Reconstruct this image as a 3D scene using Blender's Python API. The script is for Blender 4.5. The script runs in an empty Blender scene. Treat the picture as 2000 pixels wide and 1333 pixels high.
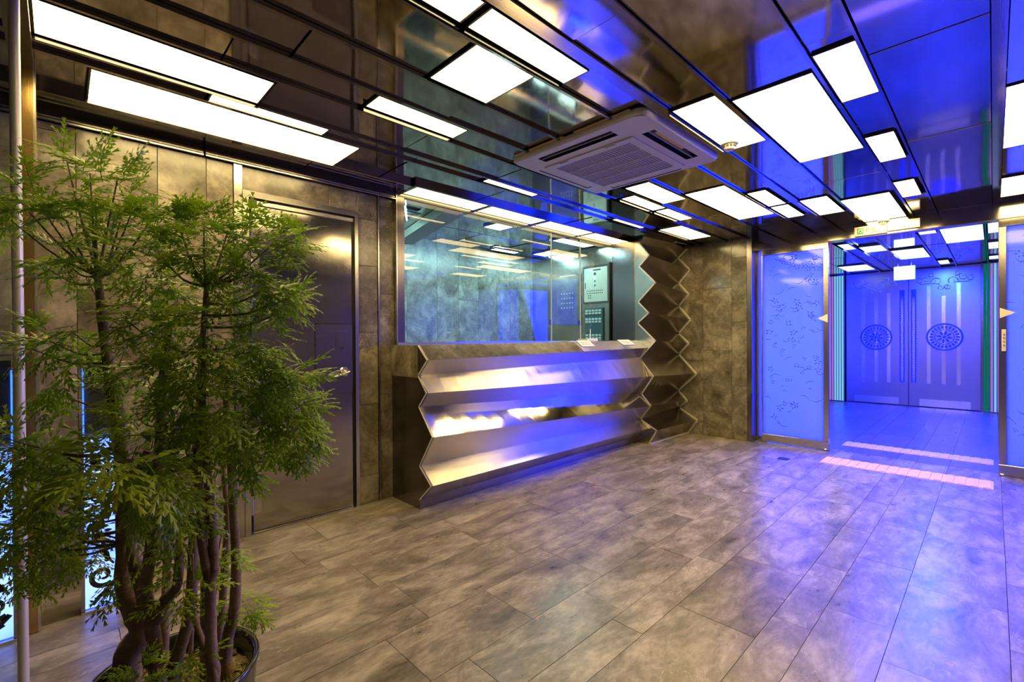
import bpy, bmesh, math, random
from mathutils import Vector, Matrix
random.seed(7)
SC = bpy.context.scene
COL = SC.collection
PI = math.pi

# ------------------------------------------------------------------ camera
cam_d = bpy.data.cameras.new('camera')
cam_d.sensor_width = 36.0
cam_d.lens = 911.67 / 2000 * 36.0
cam_d.clip_start = 0.02
cam = bpy.data.objects.new('camera', cam_d)
COL.objects.link(cam)
_r = Vector((0.71799059, -0.69603096, -0.0055153))
_u = Vector((0.00726663, -0.00042782, 0.99997351))
_f = Vector((0.69601488, 0.71801165, -0.00475063))
cam.matrix_world = Matrix(((_r.x, _u.x, -_f.x, 0), (_r.y, _u.y, -_f.y, 0), (_r.z, _u.z, -_f.z, 1.25), (0, 0, 0, 1)))
SC.camera = cam

# ------------------------------------------------------------------ world, exposure, light levels
w = bpy.data.worlds.new('world'); SC.world = w; w.use_nodes = True
w.node_tree.nodes['Background'].inputs[0].default_value = (0.02, 0.02, 0.03, 1)
w.node_tree.nodes['Background'].inputs[1].default_value = 0.3
SC.view_settings.view_transform = 'Standard'
SC.view_settings.look = 'None'
SC.view_settings.gamma = 1.0
SC.view_settings.exposure = 0.0
SC.view_settings.use_curve_mapping = False
SC.cycles.max_bounces = 9
SC.cycles.diffuse_bounces = 3
SC.cycles.glossy_bounces = 6
SC.cycles.transmission_bounces = 8
SC.cycles.transparent_max_bounces = 14
SC.cycles.caustics_reflective = False
SC.cycles.caustics_refractive = False
SC.cycles.sample_clamp_indirect = 8.0
SC.cycles.use_denoising = True

WARM = (1.0, 0.745, 0.30)
WARM_POWER = 17.0
CORRIDOR_PANEL = (0.80, 1.0, 1.0)
BLUE = (0.006, 0.023, 1.0)

def area_lamp(name, loc, direction, sx, sy, power, color):
    l = bpy.data.lights.new(name, 'AREA')
    l.shape = 'RECTANGLE'; l.size = sx; l.size_y = sy; l.energy = power; l.color = color
    o = bpy.data.objects.new(name, l); COL.objects.link(o)
    o.location = loc
    o.rotation_euler = Vector(direction).to_track_quat('-Z', 'Y').to_euler()
    return o
# blue LED strips in the corridor behind the automatic doors
area_lamp('corridor_led_left', (8.4, 2.58, 1.3), (-.15, -1, -.05), 3.6, 2.2, 460, BLUE)
area_lamp('corridor_led_right', (8.4, -.98, 1.3), (-.15, 1, -.05), 3.6, 2.2, 460, BLUE)
# unseen blue fill lamp added under the corridor ceiling to brighten the floor
area_lamp('corridor_fill_ceiling', (8.3, .63, 2.425), (0, 0, -1), 3.8, .05, 900, BLUE)
# unseen blue fill lamps added inside the entrance, washing door glass and lobby floor
area_lamp('entrance_fill_left', (7.0, 2.2, 1.2), (-.62, -.8, -.1), .5, 2.2, 90, BLUE)
area_lamp('entrance_fill_right', (7.0, -.75, 1.2), (-.80, .6, -.1), .5, 2.2, 25, BLUE)

# cool fluorescent batten at the left inside the reception booth
area_lamp('booth_batten_left', (1.75, 4.0, 2.38), (.15, .5, -.6), .9, .12, 24, (.62, 1.0, .98))
area_lamp('booth_fill_rear', (3.6, 3.62, 2.40), (.1, .8, -.6), 1.8, .10, 18, (.62, 1.0, .98))  # unseen fill lamp added to brighten the booth's back wall
# ------------------------------------------------------------------ node helpers
class NT:
    def __init__(self, name):
        self.m = bpy.data.materials.new(name); self.m.use_nodes = True
        self.t = self.m.node_tree; self.t.nodes.clear()
        self.out = self.n('ShaderNodeOutputMaterial')
    def n(self, k, **kw):
        nd = self.t.nodes.new(k)
        for a, v in kw.items(): setattr(nd, a, v)
        return nd
    def l(self, a, b): self.t.links.new(a, b)
    def noise(self, vec, scale, detail=6, rough=.6, dist=0.0):
        nd = self.n('ShaderNodeTexNoise')
        nd.inputs['Scale'].default_value = scale; nd.inputs['Detail'].default_value = detail
        nd.inputs['Roughness'].default_value = rough; nd.inputs['Distortion'].default_value = dist
        if vec is not None: self.l(vec, nd.inputs['Vector'])
        return nd.outputs['Fac']
    def ramp(self, fac, stops):
        nd = self.n('ShaderNodeValToRGB'); e = nd.color_ramp.elements
        while len(e) < len(stops): e.new(.5)
        for i, (p, c) in enumerate(stops):
            e[i].position = p; e[i].color = (*c, 1) if len(c) == 3 else c
        self.l(fac, nd.inputs['Fac']); return nd.outputs['Color']
    def mix(self, fac, a, b, mode='MIX'):
        nd = self.n('ShaderNodeMix', data_type='RGBA', blend_type=mode)
        for s, v in ((nd.inputs['Factor'], fac), (nd.inputs['A'], a), (nd.inputs['B'], b)):
            if hasattr(v, 'links'): self.l(v, s)
            elif isinstance(v, (int, float)): s.default_value = v
            else: s.default_value = (*v, 1)
        return nd.outputs['Result']
    def math(self, op, a, b=0.0, c=0.0):
        nd = self.n('ShaderNodeMath', operation=op)
        for s, v in zip(nd.inputs, (a, b, c)):
            if hasattr(v, 'links'): self.l(v, s)
            else: s.default_value = v
        return nd.outputs[0]
    def pos(self, scale=(1, 1, 1), rnd=0.0):
        g = self.n('ShaderNodeNewGeometry').outputs['Position']
        mp = self.n('ShaderNodeMapping'); mp.inputs['Scale'].default_value = scale
        if rnd:
            oi = self.n('ShaderNodeObjectInfo').outputs['Random']
            cx = self.n('ShaderNodeCombineXYZ')
            self.l(self.math('MULTIPLY', oi, rnd), cx.inputs[0]); self.l(self.math('MULTIPLY', oi, -rnd * .7), cx.inputs[1])
            self.l(self.math('MULTIPLY', oi, rnd * 1.3), cx.inputs[2])
            ad = self.n('ShaderNodeVectorMath', operation='ADD'); self.l(g, ad.inputs[0]); self.l(cx.outputs[0], ad.inputs[1]); g = ad.outputs[0]
        self.l(g, mp.inputs['Vector']); return mp.outputs[0]
    def princ(self, base, metal=0.0, rough=.5, bump=None, bstr=.1, bdist=.01, **kw):
        p = self.n('ShaderNodeBsdfPrincipled')
        for k, v in (('Base Color', base), ('Metallic', metal), ('Roughness', rough)):
            if hasattr(v, 'links'): self.l(v, p.inputs[k])
            elif isinstance(v, (int, float)): p.inputs[k].default_value = v
            else: p.inputs[k].default_value = (*v, 1)
        for k, v in kw.items():
            s = p.inputs[k.replace('_', ' ')]
            s.default_value = (*v, 1) if isinstance(v, tuple) and len(v) == 3 else v
        if bump is not None:
            b = self.n('ShaderNodeBump'); b.inputs['Strength'].default_value = bstr; b.inputs['Distance'].default_value = bdist
            self.l(bump, b.inputs['Height']); self.l(b.outputs[0], p.inputs['Normal'])
        self.l(p.outputs[0], self.out.inputs[0]); return p

def plain(name, base, metal=0.0, rough=.5, **kw):
    t = NT(name); nz = t.noise(t.pos(), 22, 4)
    c = t.mix(nz, tuple(v * .9 for v in base), tuple(min(1, v * 1.08) for v in base))
    t.princ(c, metal, rough, **kw); return t.m

def emit(name, col, power):
    t = NT(name); e = t.n('ShaderNodeEmission'); e.inputs[0].default_value = (*col, 1); e.inputs[1].default_value = power
    t.l(e.outputs[0], t.out.inputs[0]); return t.m

def stone(name, dark, mid, light, rough, rnd=9.0, stretch=(1, 1, 1), orange=True, spec=.5):
    t = NT(name); v = t.pos(stretch, rnd)
    a = t.noise(v, 2.6, 9, .68, .6); b = t.noise(v, 9.5, 7, .7, .4); c = t.noise(v, 38, 4, .6)
    s = t.math('ADD', t.math('MULTIPLY', a, .62), t.math('MULTIPLY', b, .30)); s = t.math('ADD', s, t.math('MULTIPLY', c, .10))
    col = t.ramp(s, [(.36, dark), (.50, mid), (.64, light)])
    vv = t.noise(v, 5.0, 5, .55, 2.2)
    vein = t.ramp(vv, [(.486, (0, 0, 0)), (.50, (1, 1, 1)), (.514, (0, 0, 0))])
    sp = t.ramp(t.noise(v, 3.1, 2), [(.56, (0, 0, 0)), (.68, (1, 1, 1))])
    vm = t.math('MULTIPLY', vein, t.math('MULTIPLY', sp, .5))
    col = t.mix(vm, col, tuple(min(1, x * 1.7) for x in light))
    if orange:
        o = t.ramp(t.noise(v, 6.5, 3, .6, 1.0), [(.715, (0, 0, 0)), (.74, (1, 1, 1))])
        col = t.mix(t.math('MULTIPLY', o, .55), col, (light[0] * 1.5, light[1] * .85, light[2] * .5))
    oi = t.n('ShaderNodeObjectInfo').outputs['Random']
    br = t.math('ADD', t.math('MULTIPLY', oi, .16), .92)
    h = t.n('ShaderNodeHueSaturation'); t.l(br, h.inputs['Value']); t.l(col, h.inputs['Color'])
    rg = t.math('ADD', t.math('MULTIPLY', b, .16), rough - .08)
    t.princ(h.outputs[0], 0, rg, bump=t.noise(v, 3.0, 3, .5), bstr=.06, bdist=.02, Specular_IOR_Level=spec)
    return t.m

def steel(name, base, rough, grain=(60, 60, 1.2), gstr=.05, wave=0.0, wscale=2.5, aniso=0.0):
    t = NT(name); v = t.pos(grain); g = t.noise(v, 6, 5, .6)
    c = t.mix(g, tuple(x * .86 for x in base), tuple(min(1, x * 1.1) for x in base))
    h = t.math('MULTIPLY', g, gstr)
    if wave:
        h = t.math('ADD', h, t.math('MULTIPLY', t.noise(t.pos((1, 1, 1.5)), wscale, 1.5, .4), wave))
    r = t.math('ADD', t.math('MULTIPLY', g, .06), rough - .03)
    t.princ(c, 1.0, r, bump=h, bstr=.25, bdist=.02, Anisotropic=aniso); return t.m

M = {}
M['floor'] = stone('floor_marble', (.055, .046, .036), (.185, .158, .126), (.40, .35, .285), .30, stretch=(1, 2.2, 1), rnd=7)
M['stone'] = stone('wall_marble', (.048, .040, .028), (.15, .128, .092), (.34, .30, .225), .17)
M['corr_floor'] = stone('corridor_floor_marble', (.075, .072, .07), (.11, .105, .102), (.15, .145, .14), .30, stretch=(1, 2.2, 1), rnd=7)
M['booth_stone'] = stone('booth_marble', (.06, .062, .06), (.22, .225, .215), (.46, .47, .45), .22)
M['grout'] = plain('dark_grout', (.045, .038, .03), 0, .8)
M['mirror'] = None
t = NT('dark_mirror_steel')
oi = t.n('ShaderNodeObjectInfo').outputs['Random']
warp = t.noise(t.pos((1, 1, 1), 5), 1.1, 1.0, .4)
gr = t.noise(t.pos((40, 1.5, 1)), 5, 3)
t.princ(t.mix(gr, (.36, .33, .315), (.44, .405, .385)), 1.0, t.math('ADD', t.math('MULTIPLY', gr, .05), .035), bump=warp, bstr=.35, bdist=.02)
M['mirror'] = t.m
M['dark_frame'] = plain('dark_bronze_frame', (.10, .085, .075), 1.0, .28)
M['rail'] = steel('ceiling_rail_steel', (.33, .30, .28), .10, (2, 60, 60), .01)
M['lip'] = steel('light_lip_steel', (.075, .08, .10), .16, (2, 60, 60), .01)
M['steel'] = steel('brushed_steel', (.56, .53, .50), .20, (60, 60, 1.2), .05)
M['door_steel'] = steel('warped_door_steel', (.40, .375, .35), .11, (70, 70, .8), .010, wave=1.1, wscale=1.5)
def brushed_x(name, base, rough, aniso):
    t = NT(name); g = t.noise(t.pos((1.2, 60, 60)), 6, 4)
    tg = t.n('ShaderNodeCombineXYZ'); tg.inputs[2].default_value = 1.0; tg.inputs[1].default_value = .02
    p = t.princ(t.mix(g, tuple(x * .92 for x in base), base), 1.0, rough, Anisotropic=aniso)
    t.l(tg.outputs[0], p.inputs['Tangent']); return t.m
M['brushed_facet'] = brushed_x('brushed_facet_steel', (.60, .56, .49), .27, .95)
M['ledge_marble'] = stone('dark_ledge_marble', (.03, .026, .022), (.085, .075, .065), (.20, .18, .15), .22, spec=.12)
M['alu'] = plain('satin_trim_metal', (.70, .66, .56), .35, .38)
M['corr_steel'] = steel('satin_door_steel', (.36, .35, .38), .30, (60, 60, 1.2), .03)
M['blue_lit_steel'] = plain('steel_painted_blue_light', (.03, .10, .62), .4, .25)  # steel door ornament with the corridor's blue light put into its base colour
M['facet'] = steel('mirror_facet_steel', (.60, .57, .54), .085, (60, 1.2, 1.2), .008)
M['dark_facet'] = steel('dark_facet_steel', (.36, .33, .29), .16, (1.2, 60, 60), .04)
M['bright'] = steel('polished_trim_steel', (.82, .79, .72), .22, (3, 60, 60), .02)
M['gold'] = steel('gold_column_steel', (.62, .42, .16), .22, (60, 60, 1.5), .04)
M['end_steel'] = steel('dark_end_steel', (.26, .235, .25), .22, (60, 60, 1.5), .04)
M['concrete'] = plain('slab_black', (.02, .018, .016), 0, .8)
M['light'] = emit('warm_light_panel', WARM, WARM_POWER)
M['light_soft'] = emit('warm_window_panel', WARM, 6.0)
M['corr_light'] = emit('cool_light_panel', CORRIDOR_PANEL, 1.25)
M['booth_light'] = emit('booth_fluorescent', (.62, 1.0, 1.0), 26.0)
M['tube_light'] = emit('booth_tube', (.62, 1.0, 1.0), 4.0)
M['white_plastic'] = plain('white_plastic', (.72, .70, .69), 0, .4)
M['grille'] = plain('grey_grille_plastic', (.42, .39, .40), 0, .6)
M['black'] = plain('black_plastic', (.012, .011, .010), 0, .45)
M['yellow_tape'] = plain('yellow_tape', (.75, .55, .16), 0, .6)
M['paper'] = plain('white_card', (.80, .76, .70), 0, .6)
M['red_print'] = plain('red_print', (.65, .08, .07), 0, .6)
M['green_print'] = plain('green_print', (.02, .32, .13), 0, .6)
M['dark_print'] = plain('dark_print', (.05, .06, .06), 0, .6)
M['cream'] = plain('cream_plate', (.80, .74, .58), 0, .5)
M['tactile'] = plain('tactile_strip_plastic', (.80, .52, .36), 0, .6)
M['panel_grey'] = plain('pale_panel_paint', (.50, .54, .50), 0, .45)
M['key_blue'] = plain('key_board_blue', (.05, .10, .14), 0, .4)
M['key_cap'] = plain('key_cap', (.45, .58, .62), 0, .4)
M['sticker'] = plain('pink_sticker', (.85, .42, .38), 0, .6)
M['blue_clip'] = plain('blue_clip', (.03, .07, .75), 0, .3)
M['pot'] = plain('glazed_black_pot', (.018, .016, .016), 0, .12)
M['gravel'] = plain('pot_gravel', (.30, .25, .15), 0, .9)
M['exit_glow'] = emit('exit_sign_glow', (.70, 1.0, 1.0), 3.5)
M['sign_glow'] = emit('emergency_lamp_glow', (1.0, .90, .72), 3.0)
M['led_cyan'] = emit('led_tube_cyan', (.22, .62, 1.0), .9)
M['led_violet'] = emit('led_tube_violet', (.45, .22, 1.0), .7)
M['led_green'] = emit('led_tube_green', (.0, .30, .16), .55)
M['led_blue'] = emit('led_blue_edge', (.02, .10, 1.0), 5.0)

t = NT('clear_glass')
fr = t.n('ShaderNodeFresnel'); fr.inputs['IOR'].default_value = 1.55
tr = t.n('ShaderNodeBsdfTransparent'); tr.inputs[0].default_value = (.90, .97, .96, 1)
gl = t.n('ShaderNodeBsdfGlossy'); gl.inputs['Roughness'].default_value = .005
bf = t.n('ShaderNodeNewGeometry').outputs['Backfacing']; ff = t.math('MULTIPLY', fr.outputs[0], t.math('SUBTRACT', 1.0, bf))
mx = t.n('ShaderNodeMixShader'); t.l(ff, mx.inputs[0]); t.l(tr.outputs[0], mx.inputs[1]); t.l(gl.outputs[0], mx.inputs[2])
t.l(mx.outputs[0], t.out.inputs[0]); M['glass'] = t.m

t = NT('etched_door_glass')
fr = t.n('ShaderNodeFresnel'); fr.inputs['IOR'].default_value = 1.5
tl = t.n('ShaderNodeBsdfTranslucent'); tl.inputs[0].default_value = (.86, .88, .92, 1)
df = t.n('ShaderNodeBsdfDiffuse'); df.inputs[0].default_value = (.45, .46, .50, 1)
gl = t.n('ShaderNodeBsdfGlossy'); gl.inputs['Roughness'].default_value = .06
m0 = t.n('ShaderNodeMixShader'); m0.inputs[0].default_value = .90; t.l(df.outputs[0], m0.inputs[1]); t.l(tl.outputs[0], m0.inputs[2])
bf = t.n('ShaderNodeNewGeometry').outputs['Backfacing']; ff = t.math('MULTIPLY', fr.outputs[0], t.math('SUBTRACT', 1.0, bf))
mx = t.n('ShaderNodeMixShader'); t.l(ff, mx.inputs[0]); t.l(m0.outputs[0], mx.inputs[1]); t.l(gl.outputs[0], mx.inputs[2])
t.l(mx.outputs[0], t.out.inputs[0]); M['frost'] = t.m
M['etch'] = plain('etched_flower_print', (.05, .10, .50), 0, .5)

t = NT('acrylic_lit')      # backlit acrylic sheet of the light pillar: LEDs behind it
tex = t.noise(t.pos((1, 1, 1)), 3.5, 2)
e = t.n('ShaderNodeEmission'); t.l(t.ramp(tex, [(.35, (.05, .12, 1.0)), (.62, (.17, .26, 1.0))]), e.inputs[0]); e.inputs[1].default_value = 4.6
t.l(e.outputs[0], t.out.inputs[0]); M['acrylic_lit'] = t.m

t = NT('leaf_green')
oi = t.n('ShaderNodeObjectInfo').outputs['Random']; nz = t.noise(t.pos(), 9, 3)
c = t.ramp(t.math('ADD', t.math('MULTIPLY', nz, .7), t.math('MULTIPLY', oi, .3)), [(.25, (.16, .29, .012)), (.5, (.40, .57, .02)), (.75, (.66, .74, .05))])
p = t.n('ShaderNodeBsdfPrincipled'); t.l(c, p.inputs['Base Color']); p.inputs['Roughness'].default_value = .42
tl = t.n('ShaderNodeBsdfTranslucent'); t.l(t.mix(.5, c, (.20, .38, .02)), tl.inputs[0])
mx = t.n('ShaderNodeMixShader'); mx.inputs[0].default_value = .35; t.l(p.outputs[0], mx.inputs[1]); t.l(tl.outputs[0], mx.inputs[2])
t.l(mx.outputs[0], t.out.inputs[0]); M['leaf'] = t.m
M['leaf_yellow'] = plain('leaf_yellow', (.55, .40, .03), 0, .5)
t = NT('bark'); v = t.pos((6, 6, 40)); n1 = t.noise(v, 4, 4)
t.princ(t.ramp(t.noise(t.pos(), 14, 5), [(.3, (.12, .07, .035)), (.7, (.36, .25, .15))]), 0, .75, bump=n1, bstr=.5, bdist=.006); M['bark'] = t.m

# ------------------------------------------------------------------ geometry helpers
class MB:
    def __init__(s): s.v = []; s.f = []; s.sm = []
    def add(s, vs, fs, smooth=False):
        b = len(s.v); s.v += [tuple(x) for x in vs]
        for f in fs: s.f.append(tuple(b + i for i in f)); s.sm.append(smooth)
        return s
    def box(s, x0, x1, y0, y1, z0, z1):
        v = [(x0, y0, z0), (x1, y0, z0), (x1, y1, z0), (x0, y1, z0), (x0, y0, z1), (x1, y0, z1), (x1, y1, z1), (x0, y1, z1)]
        return s.add(v, [(0, 3, 2, 1), (4, 5, 6, 7), (0, 1, 5, 4), (1, 2, 6, 5), (2, 3, 7, 6), (3, 0, 4, 7)])
    def chamfer_box(s, x0, x1, y0, y1, z0, z1, axis, c):
        """box whose face at the low side of AXIS (0 -X, 1 -Y, 2 -Z) has a chamfered rim"""
        lo = [x0, y0, z0]; hi = [x1, y1, z1]; a = axis; b, d = [i for i in range(3) if i != a]
        def pt(av, bv, dv):
            p = [0, 0, 0]; p[a] = av; p[b] = bv; p[d] = dv; return p
        def ring(av, k): return [pt(av, lo[b] + k, lo[d] + k), pt(av, hi[b] - k, lo[d] + k), pt(av, hi[b] - k, hi[d] - k), pt(av, lo[b] + k, hi[d] - k)]
        v = ring(lo[a], c) + ring(lo[a] + c, 0) + ring(hi[a], 0)
        f = [(0, 1, 2, 3), (11, 10, 9, 8)]
        for i in range(4):
            j = (i + 1) % 4; f += [(i, i + 4, j + 4, j), (i + 4, i + 8, j + 8, j + 4)]
        return s.add(v, f)
    def cyl(s, p0, p1, r0, r1=None, n=12, caps=True, smooth=True):
        r1 = r0 if r1 is None else r1
        p0 = Vector(p0); p1 = Vector(p1); d = (p1 - p0).normalized()
        a = d.orthogonal().normalized(); b = d.cross(a)
        vs = []
        for p, r in ((p0, r0), (p1, r1)):
            for i in range(n):
                th = 2 * PI * i / n; vs.append(p + a * (r * math.cos(th)) + b * (r * math.sin(th)))
        s.add(vs, [(i, (i + 1) % n, n + (i + 1) % n, n + i) for i in range(n)], smooth)
        if caps:
            s.add(vs[:n], [tuple(reversed(range(n)))]); s.add(vs[n:], [tuple(range(n))])
        return s
    def tube(s, pts, r0, r1=None, n=8, jitter=0.0, rnd=None):
        r1 = r0 if r1 is None else r1
        pts = [Vector(p) for p in pts]; m = len(pts); vs = []
        a = None
        for k, p in enumerate(pts):
            d = (pts[min(k + 1, m - 1)] - pts[max(k - 1, 0)]).normalized()
            a = d.orthogonal().normalized() if a is None else (a - d * a.dot(d)).normalized()
            b = d.cross(a); r = r0 + (r1 - r0) * k / (m - 1)
            if jitter and rnd: r *= 1 + rnd.uniform(-jitter, jitter)
            for i in range(n):
                th = 2 * PI * i / n; vs.append(p + a * (r * math.cos(th)) + b * (r * math.sin(th)))
        fs = [(k * n + i, k * n + (i + 1) % n, (k + 1) * n + (i + 1) % n, (k + 1) * n + i) for k in range(m - 1) for i in range(n)]
        s.add(vs, fs, True); s.add(vs[:n], [tuple(reversed(range(n)))]); s.add(vs[-n:], [tuple(range(n))])
        return s
    def lathe(s, prof, c, n=32, smooth=True):
        vs = [(c[0] + r * math.cos(2 * PI * i / n), c[1] + r * math.sin(2 * PI * i / n), c[2] + z) for r, z in prof for i in range(n)]
        m = len(prof)
        return s.add(vs, [(k * n + i, k * n + (i + 1) % n, (k + 1) * n + (i + 1) % n, (k + 1) * n + i) for k in range(m - 1) for i in range(n)], smooth)
    def prism(s, poly, a, t0, t1):
        """poly: 2D points in the two axes other than A, extruded along axis A from t0 to t1"""
        n = len(poly); ax = [i for i in range(3) if i != a]
        def pt(q, t):
            p = [0, 0, 0]; p[a] = t; p[ax[0]] = q[0]; p[ax[1]] = q[1]; return p
        vs = [pt(q, t0) for q in poly] + [pt(q, t1) for q in poly]
        return s.add(vs, [tuple(reversed(range(n))), tuple(range(n, 2 * n))] + [(i, (i + 1) % n, n + (i + 1) % n, n + i) for i in range(n)])
    def mesh(s, name, mats):
        me = bpy.data.meshes.new(name); me.from_pydata(s.v, [], s.f); me.update()
        for p, k in zip(me.polygons, s.sm): p.use_smooth = k
        for m_ in (mats if isinstance(mats, (list, tuple)) else [mats]): me.materials.append(m_)
        return me
    def build(s, name, mats, parent=None, **props):
        o = bpy.data.objects.new(name, s.mesh(name, mats)); COL.objects.link(o)
        if parent is not None: o.parent = parent; o.matrix_parent_inverse = Matrix.Translation(-Vector(parent.location))
        for k, v_ in props.items(): o[k] = v_
        return o

def fix_normals(o):
    bm = bmesh.new(); bm.from_mesh(o.data); bmesh.ops.recalc_face_normals(bm, faces=bm.faces); bm.to_mesh(o.data); bm.free(); return o

def thing(name, label, cat, loc=(0, 0, 0), group=None, kind=None):
    o = bpy.data.objects.new(name, None); COL.objects.link(o); o.location = loc; o.empty_display_size = .1
    o['label'] = label; o['category'] = cat
    if group: o['group'] = group
    if kind: o['kind'] = kind
    return o
def tag(o, label, cat, group=None, kind=None):
    o['label'] = label; o['category'] = cat
    if group: o['group'] = group
    if kind: o['kind'] = kind
    return o
S = 'structure'
BOX = MB().box(-.5, .5, -.5, .5, -.5, .5)

# ================================================================== FLOOR
FL = thing('floor', 'grey brown polished marble tile floor of the lobby', 'floor', kind=S)
MB().box(-1.7, 6.3, -2.1, 3.6, -.12, -.012).build('bed', M['grout'], FL)
YL = [-2.04, -1.86, -1.62, -1.27, -1.12, -.88, -.53, -.38, -.045, .30, .54, .69, 1.03, 1.18, 1.43, 1.76, 1.91, 2.16, 2.50, 2.65, 2.90, 3.335]
XOFF = {8: 3.067, 9: 2.54, 10: 2.287, 12: 1.756, 13: 1.847, 14: 2.046}
rt = random.Random(3); far = MB(); g = .0011
def tile_box(mb, x0, x1, y0, y1): mb.chamfer_box(x0 + g, x1 - g, y0 + g, y1 - g, -.03, 0, 2, .0) if False else mb.box(x0 + g, x1 - g, y0 + g, y1 - g, -.03, 0)
for j in range(len(YL) - 1):
    L = .708 if (j % 3) else .86
    L = {14: .54, 8: .80, 9: .71}.get(j, L)
    x = XOFF.get(j, rt.uniform(0, .7)); x -= math.ceil((x + 1.6) / L) * L
    while x < 6.14:
        x0, x1 = max(x, -1.6), min(x + L, 6.14); x += L
        if x1 - x0 < .02: continue
        if YL[j] > -.5 and x1 > -.35:
            mb = MB(); dz = rt.uniform(-.0004, .0004)
            tile_box(mb, x0, x1, YL[j], YL[j + 1]); o = mb.build('tile', M['floor'], FL); o.location.z += dz
        else: tile_box(far, x0, x1, YL[j], YL[j + 1])
far.build('tile_field', M['floor'], FL, kind='stuff')

FC = thing('floor_corridor', 'marble floor of the blue lit corridor beyond the sliding doors', 'floor', kind=S)
MB().box(6.3, 11.3, -1.3, 3.2, -.12, -.012).build('bed', M['grout'], FC)
YC = [-1.2, -.88, -.53, -.38, -.045, .30, .54, .69, 1.03, 1.18, 1.43, 1.76, 1.91, 2.16, 2.5, 2.65, 3.1]
for j in range(len(YC) - 1):
    x = 6.142 - rt.uniform(0, .5)
    while x < 11.2:
        x0, x1 = max(x, 6.142), min(x + .78, 11.2); x += .78
        if x1 - x0 > .02:
            mb = MB(); tile_box(mb, x0, x1, YC[j], YC[j + 1]); mb.build('tile', M['corr_floor'], FC)

# tactile strips: a thin base with ridged studs, one each side of the sliding doors
def tactile(x0, x1, y0, y1, label):
    T = thing('tactile_strip', label, 'floor strip', ((x0 + x1) / 2, (y0 + y1) / 2, 0), 'tactile strips at the sliding doors')
    n = 16; wd = (y1 - y0) / n
    b = MB(); b.box(x0, x1, y0, y1, 0, .0025); b.build('base', M['tactile'], T)
    me = None
    for i in range(n):
        mb = MB(); yc = -wd / 2
        mb.box(-(x1 - x0) / 2 + .01, (x1 - x0) / 2 - .01, -wd * .30, wd * .30, 0, .0055)
        if me is None: me = mb.mesh('ridge', M['tactile'])
        o = bpy.data.objects.new('ridge', me); COL.objects.link(o); o.parent = T
        o.location = (0, y0 + (i + .5) * wd - (y0 + y1) / 2, .0025)
tactile(5.44, 5.74, .0, 1.21, 'salmon ridged floor strip just in front of the open sliding doors')
tactile(6.48, 6.74, .0, 1.22, 'faded ridged floor strip inside the corridor behind the door opening')
tag(MB().box(5.28, 5.385, 1.455, 1.55, 0, .003).build('floor_socket', M['black']), 'small dark floor plate before the left frosted sliding door', 'floor plate')

# ================================================================== BACK WALL (Y = 3.32)
WB = thing('wall_back', 'grey brown marble tiled wall behind the potted tree and steel door', 'wall', kind=S)
MB().box(-1.7, .86, 3.345, 3.45, 0, 2.5).build('backing', M['grout'], WB)
MB().box(1.60, 1.93, 3.345, 3.45, 0, 2.5).build('backing', M['grout'], WB)
MB().box(.86, 1.60, 3.345, 3.45, 2.20, 2.5).build('backing', M['grout'], WB)
def wall_tile(parent, a, x0, x1, z0, z1, d=.0012, mat='stone'):
    """one stone slab; a = 'y' for the wall facing -Y at 3.32, else (plane x) for the wall facing -X"""
    mb = MB(); rr = rt.uniform(-.0006, .0006)
    if a[0] == 'y': mb.chamfer_box(x0 + d, x1 - d, a[1] + rr, a[1] + .024, z0 + d, z1 - d, 1, .0012)
    else: mb.chamfer_box(a[1] + rr, a[1] + .024, x0 + d, x1 - d, z0 + d, z1 - d, 0, .0012)
    return mb.build('tile', M[mat], parent)
BW = ('y', 3.32)
for x0, x1, zs in ((-.60, -.077, (0, .62, 1.24, 1.78, 2.36)), (-1.15, -.60, (0, .5, 1.1, 1.7, 2.36)), (-1.68, -1.15, (0, .62, 1.24, 1.86, 2.36)),
                   (-.077, .067, (0, .17, .70, 1.24, 1.78, 2.318, 2.36)), (.067, .408, (0, .38, .95, 1.52, 2.02, 2.36)), (.408, .646, (0, .62, 1.22, 1.75, 2.36)), (.646, .789, (0, .62, 1.22, 1.75, 2.36)),
                   (1.606, 1.772, (0, .209, .756, 1.304, 1.812, 2.164, 2.36)), (1.786, 1.918, (0, .822, 1.606, 2.29, 2.36)),
                   (.838, 1.399, (2.205, 2.36)), (1.399, 1.606, (2.205, 2.36))):
    for a, b in zip(zs, zs[1:]): wall_tile(WB, BW, x0, x1, a, b)
MB().box(1.7735, 1.7845, 3.312, 3.34, 0, 2.36).build('joint_strip', M['steel'], WB)
tag(MB().box(.790, .836, 3.305, 3.34, 0, 2.36).build('trim_1', M['steel']), 'upright brushed steel strip left of the steel door', 'trim', kind=S)
# cornice: polished double lip under the ceiling, in two lengths
T2 = thing('trim_2', 'polished steel cornice strip along the top of the back wall', 'trim', kind=S)
for x0, x1 in ((-1.68, .628), (.640, 1.93)):
    MB().box(x0, x1, 3.288, 3.33, 2.360, 2.368).build('lower_lip', M['bright'], T2)
    MB().box(x0, x1, 3.296, 3.33, 2.376, 2.384).build('upper_lip', M['bright'], T2)
    MB().box(x0, x1, 3.306, 3.33, 2.360, 2.43).build('backing', M['dark_frame'], T2)

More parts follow.
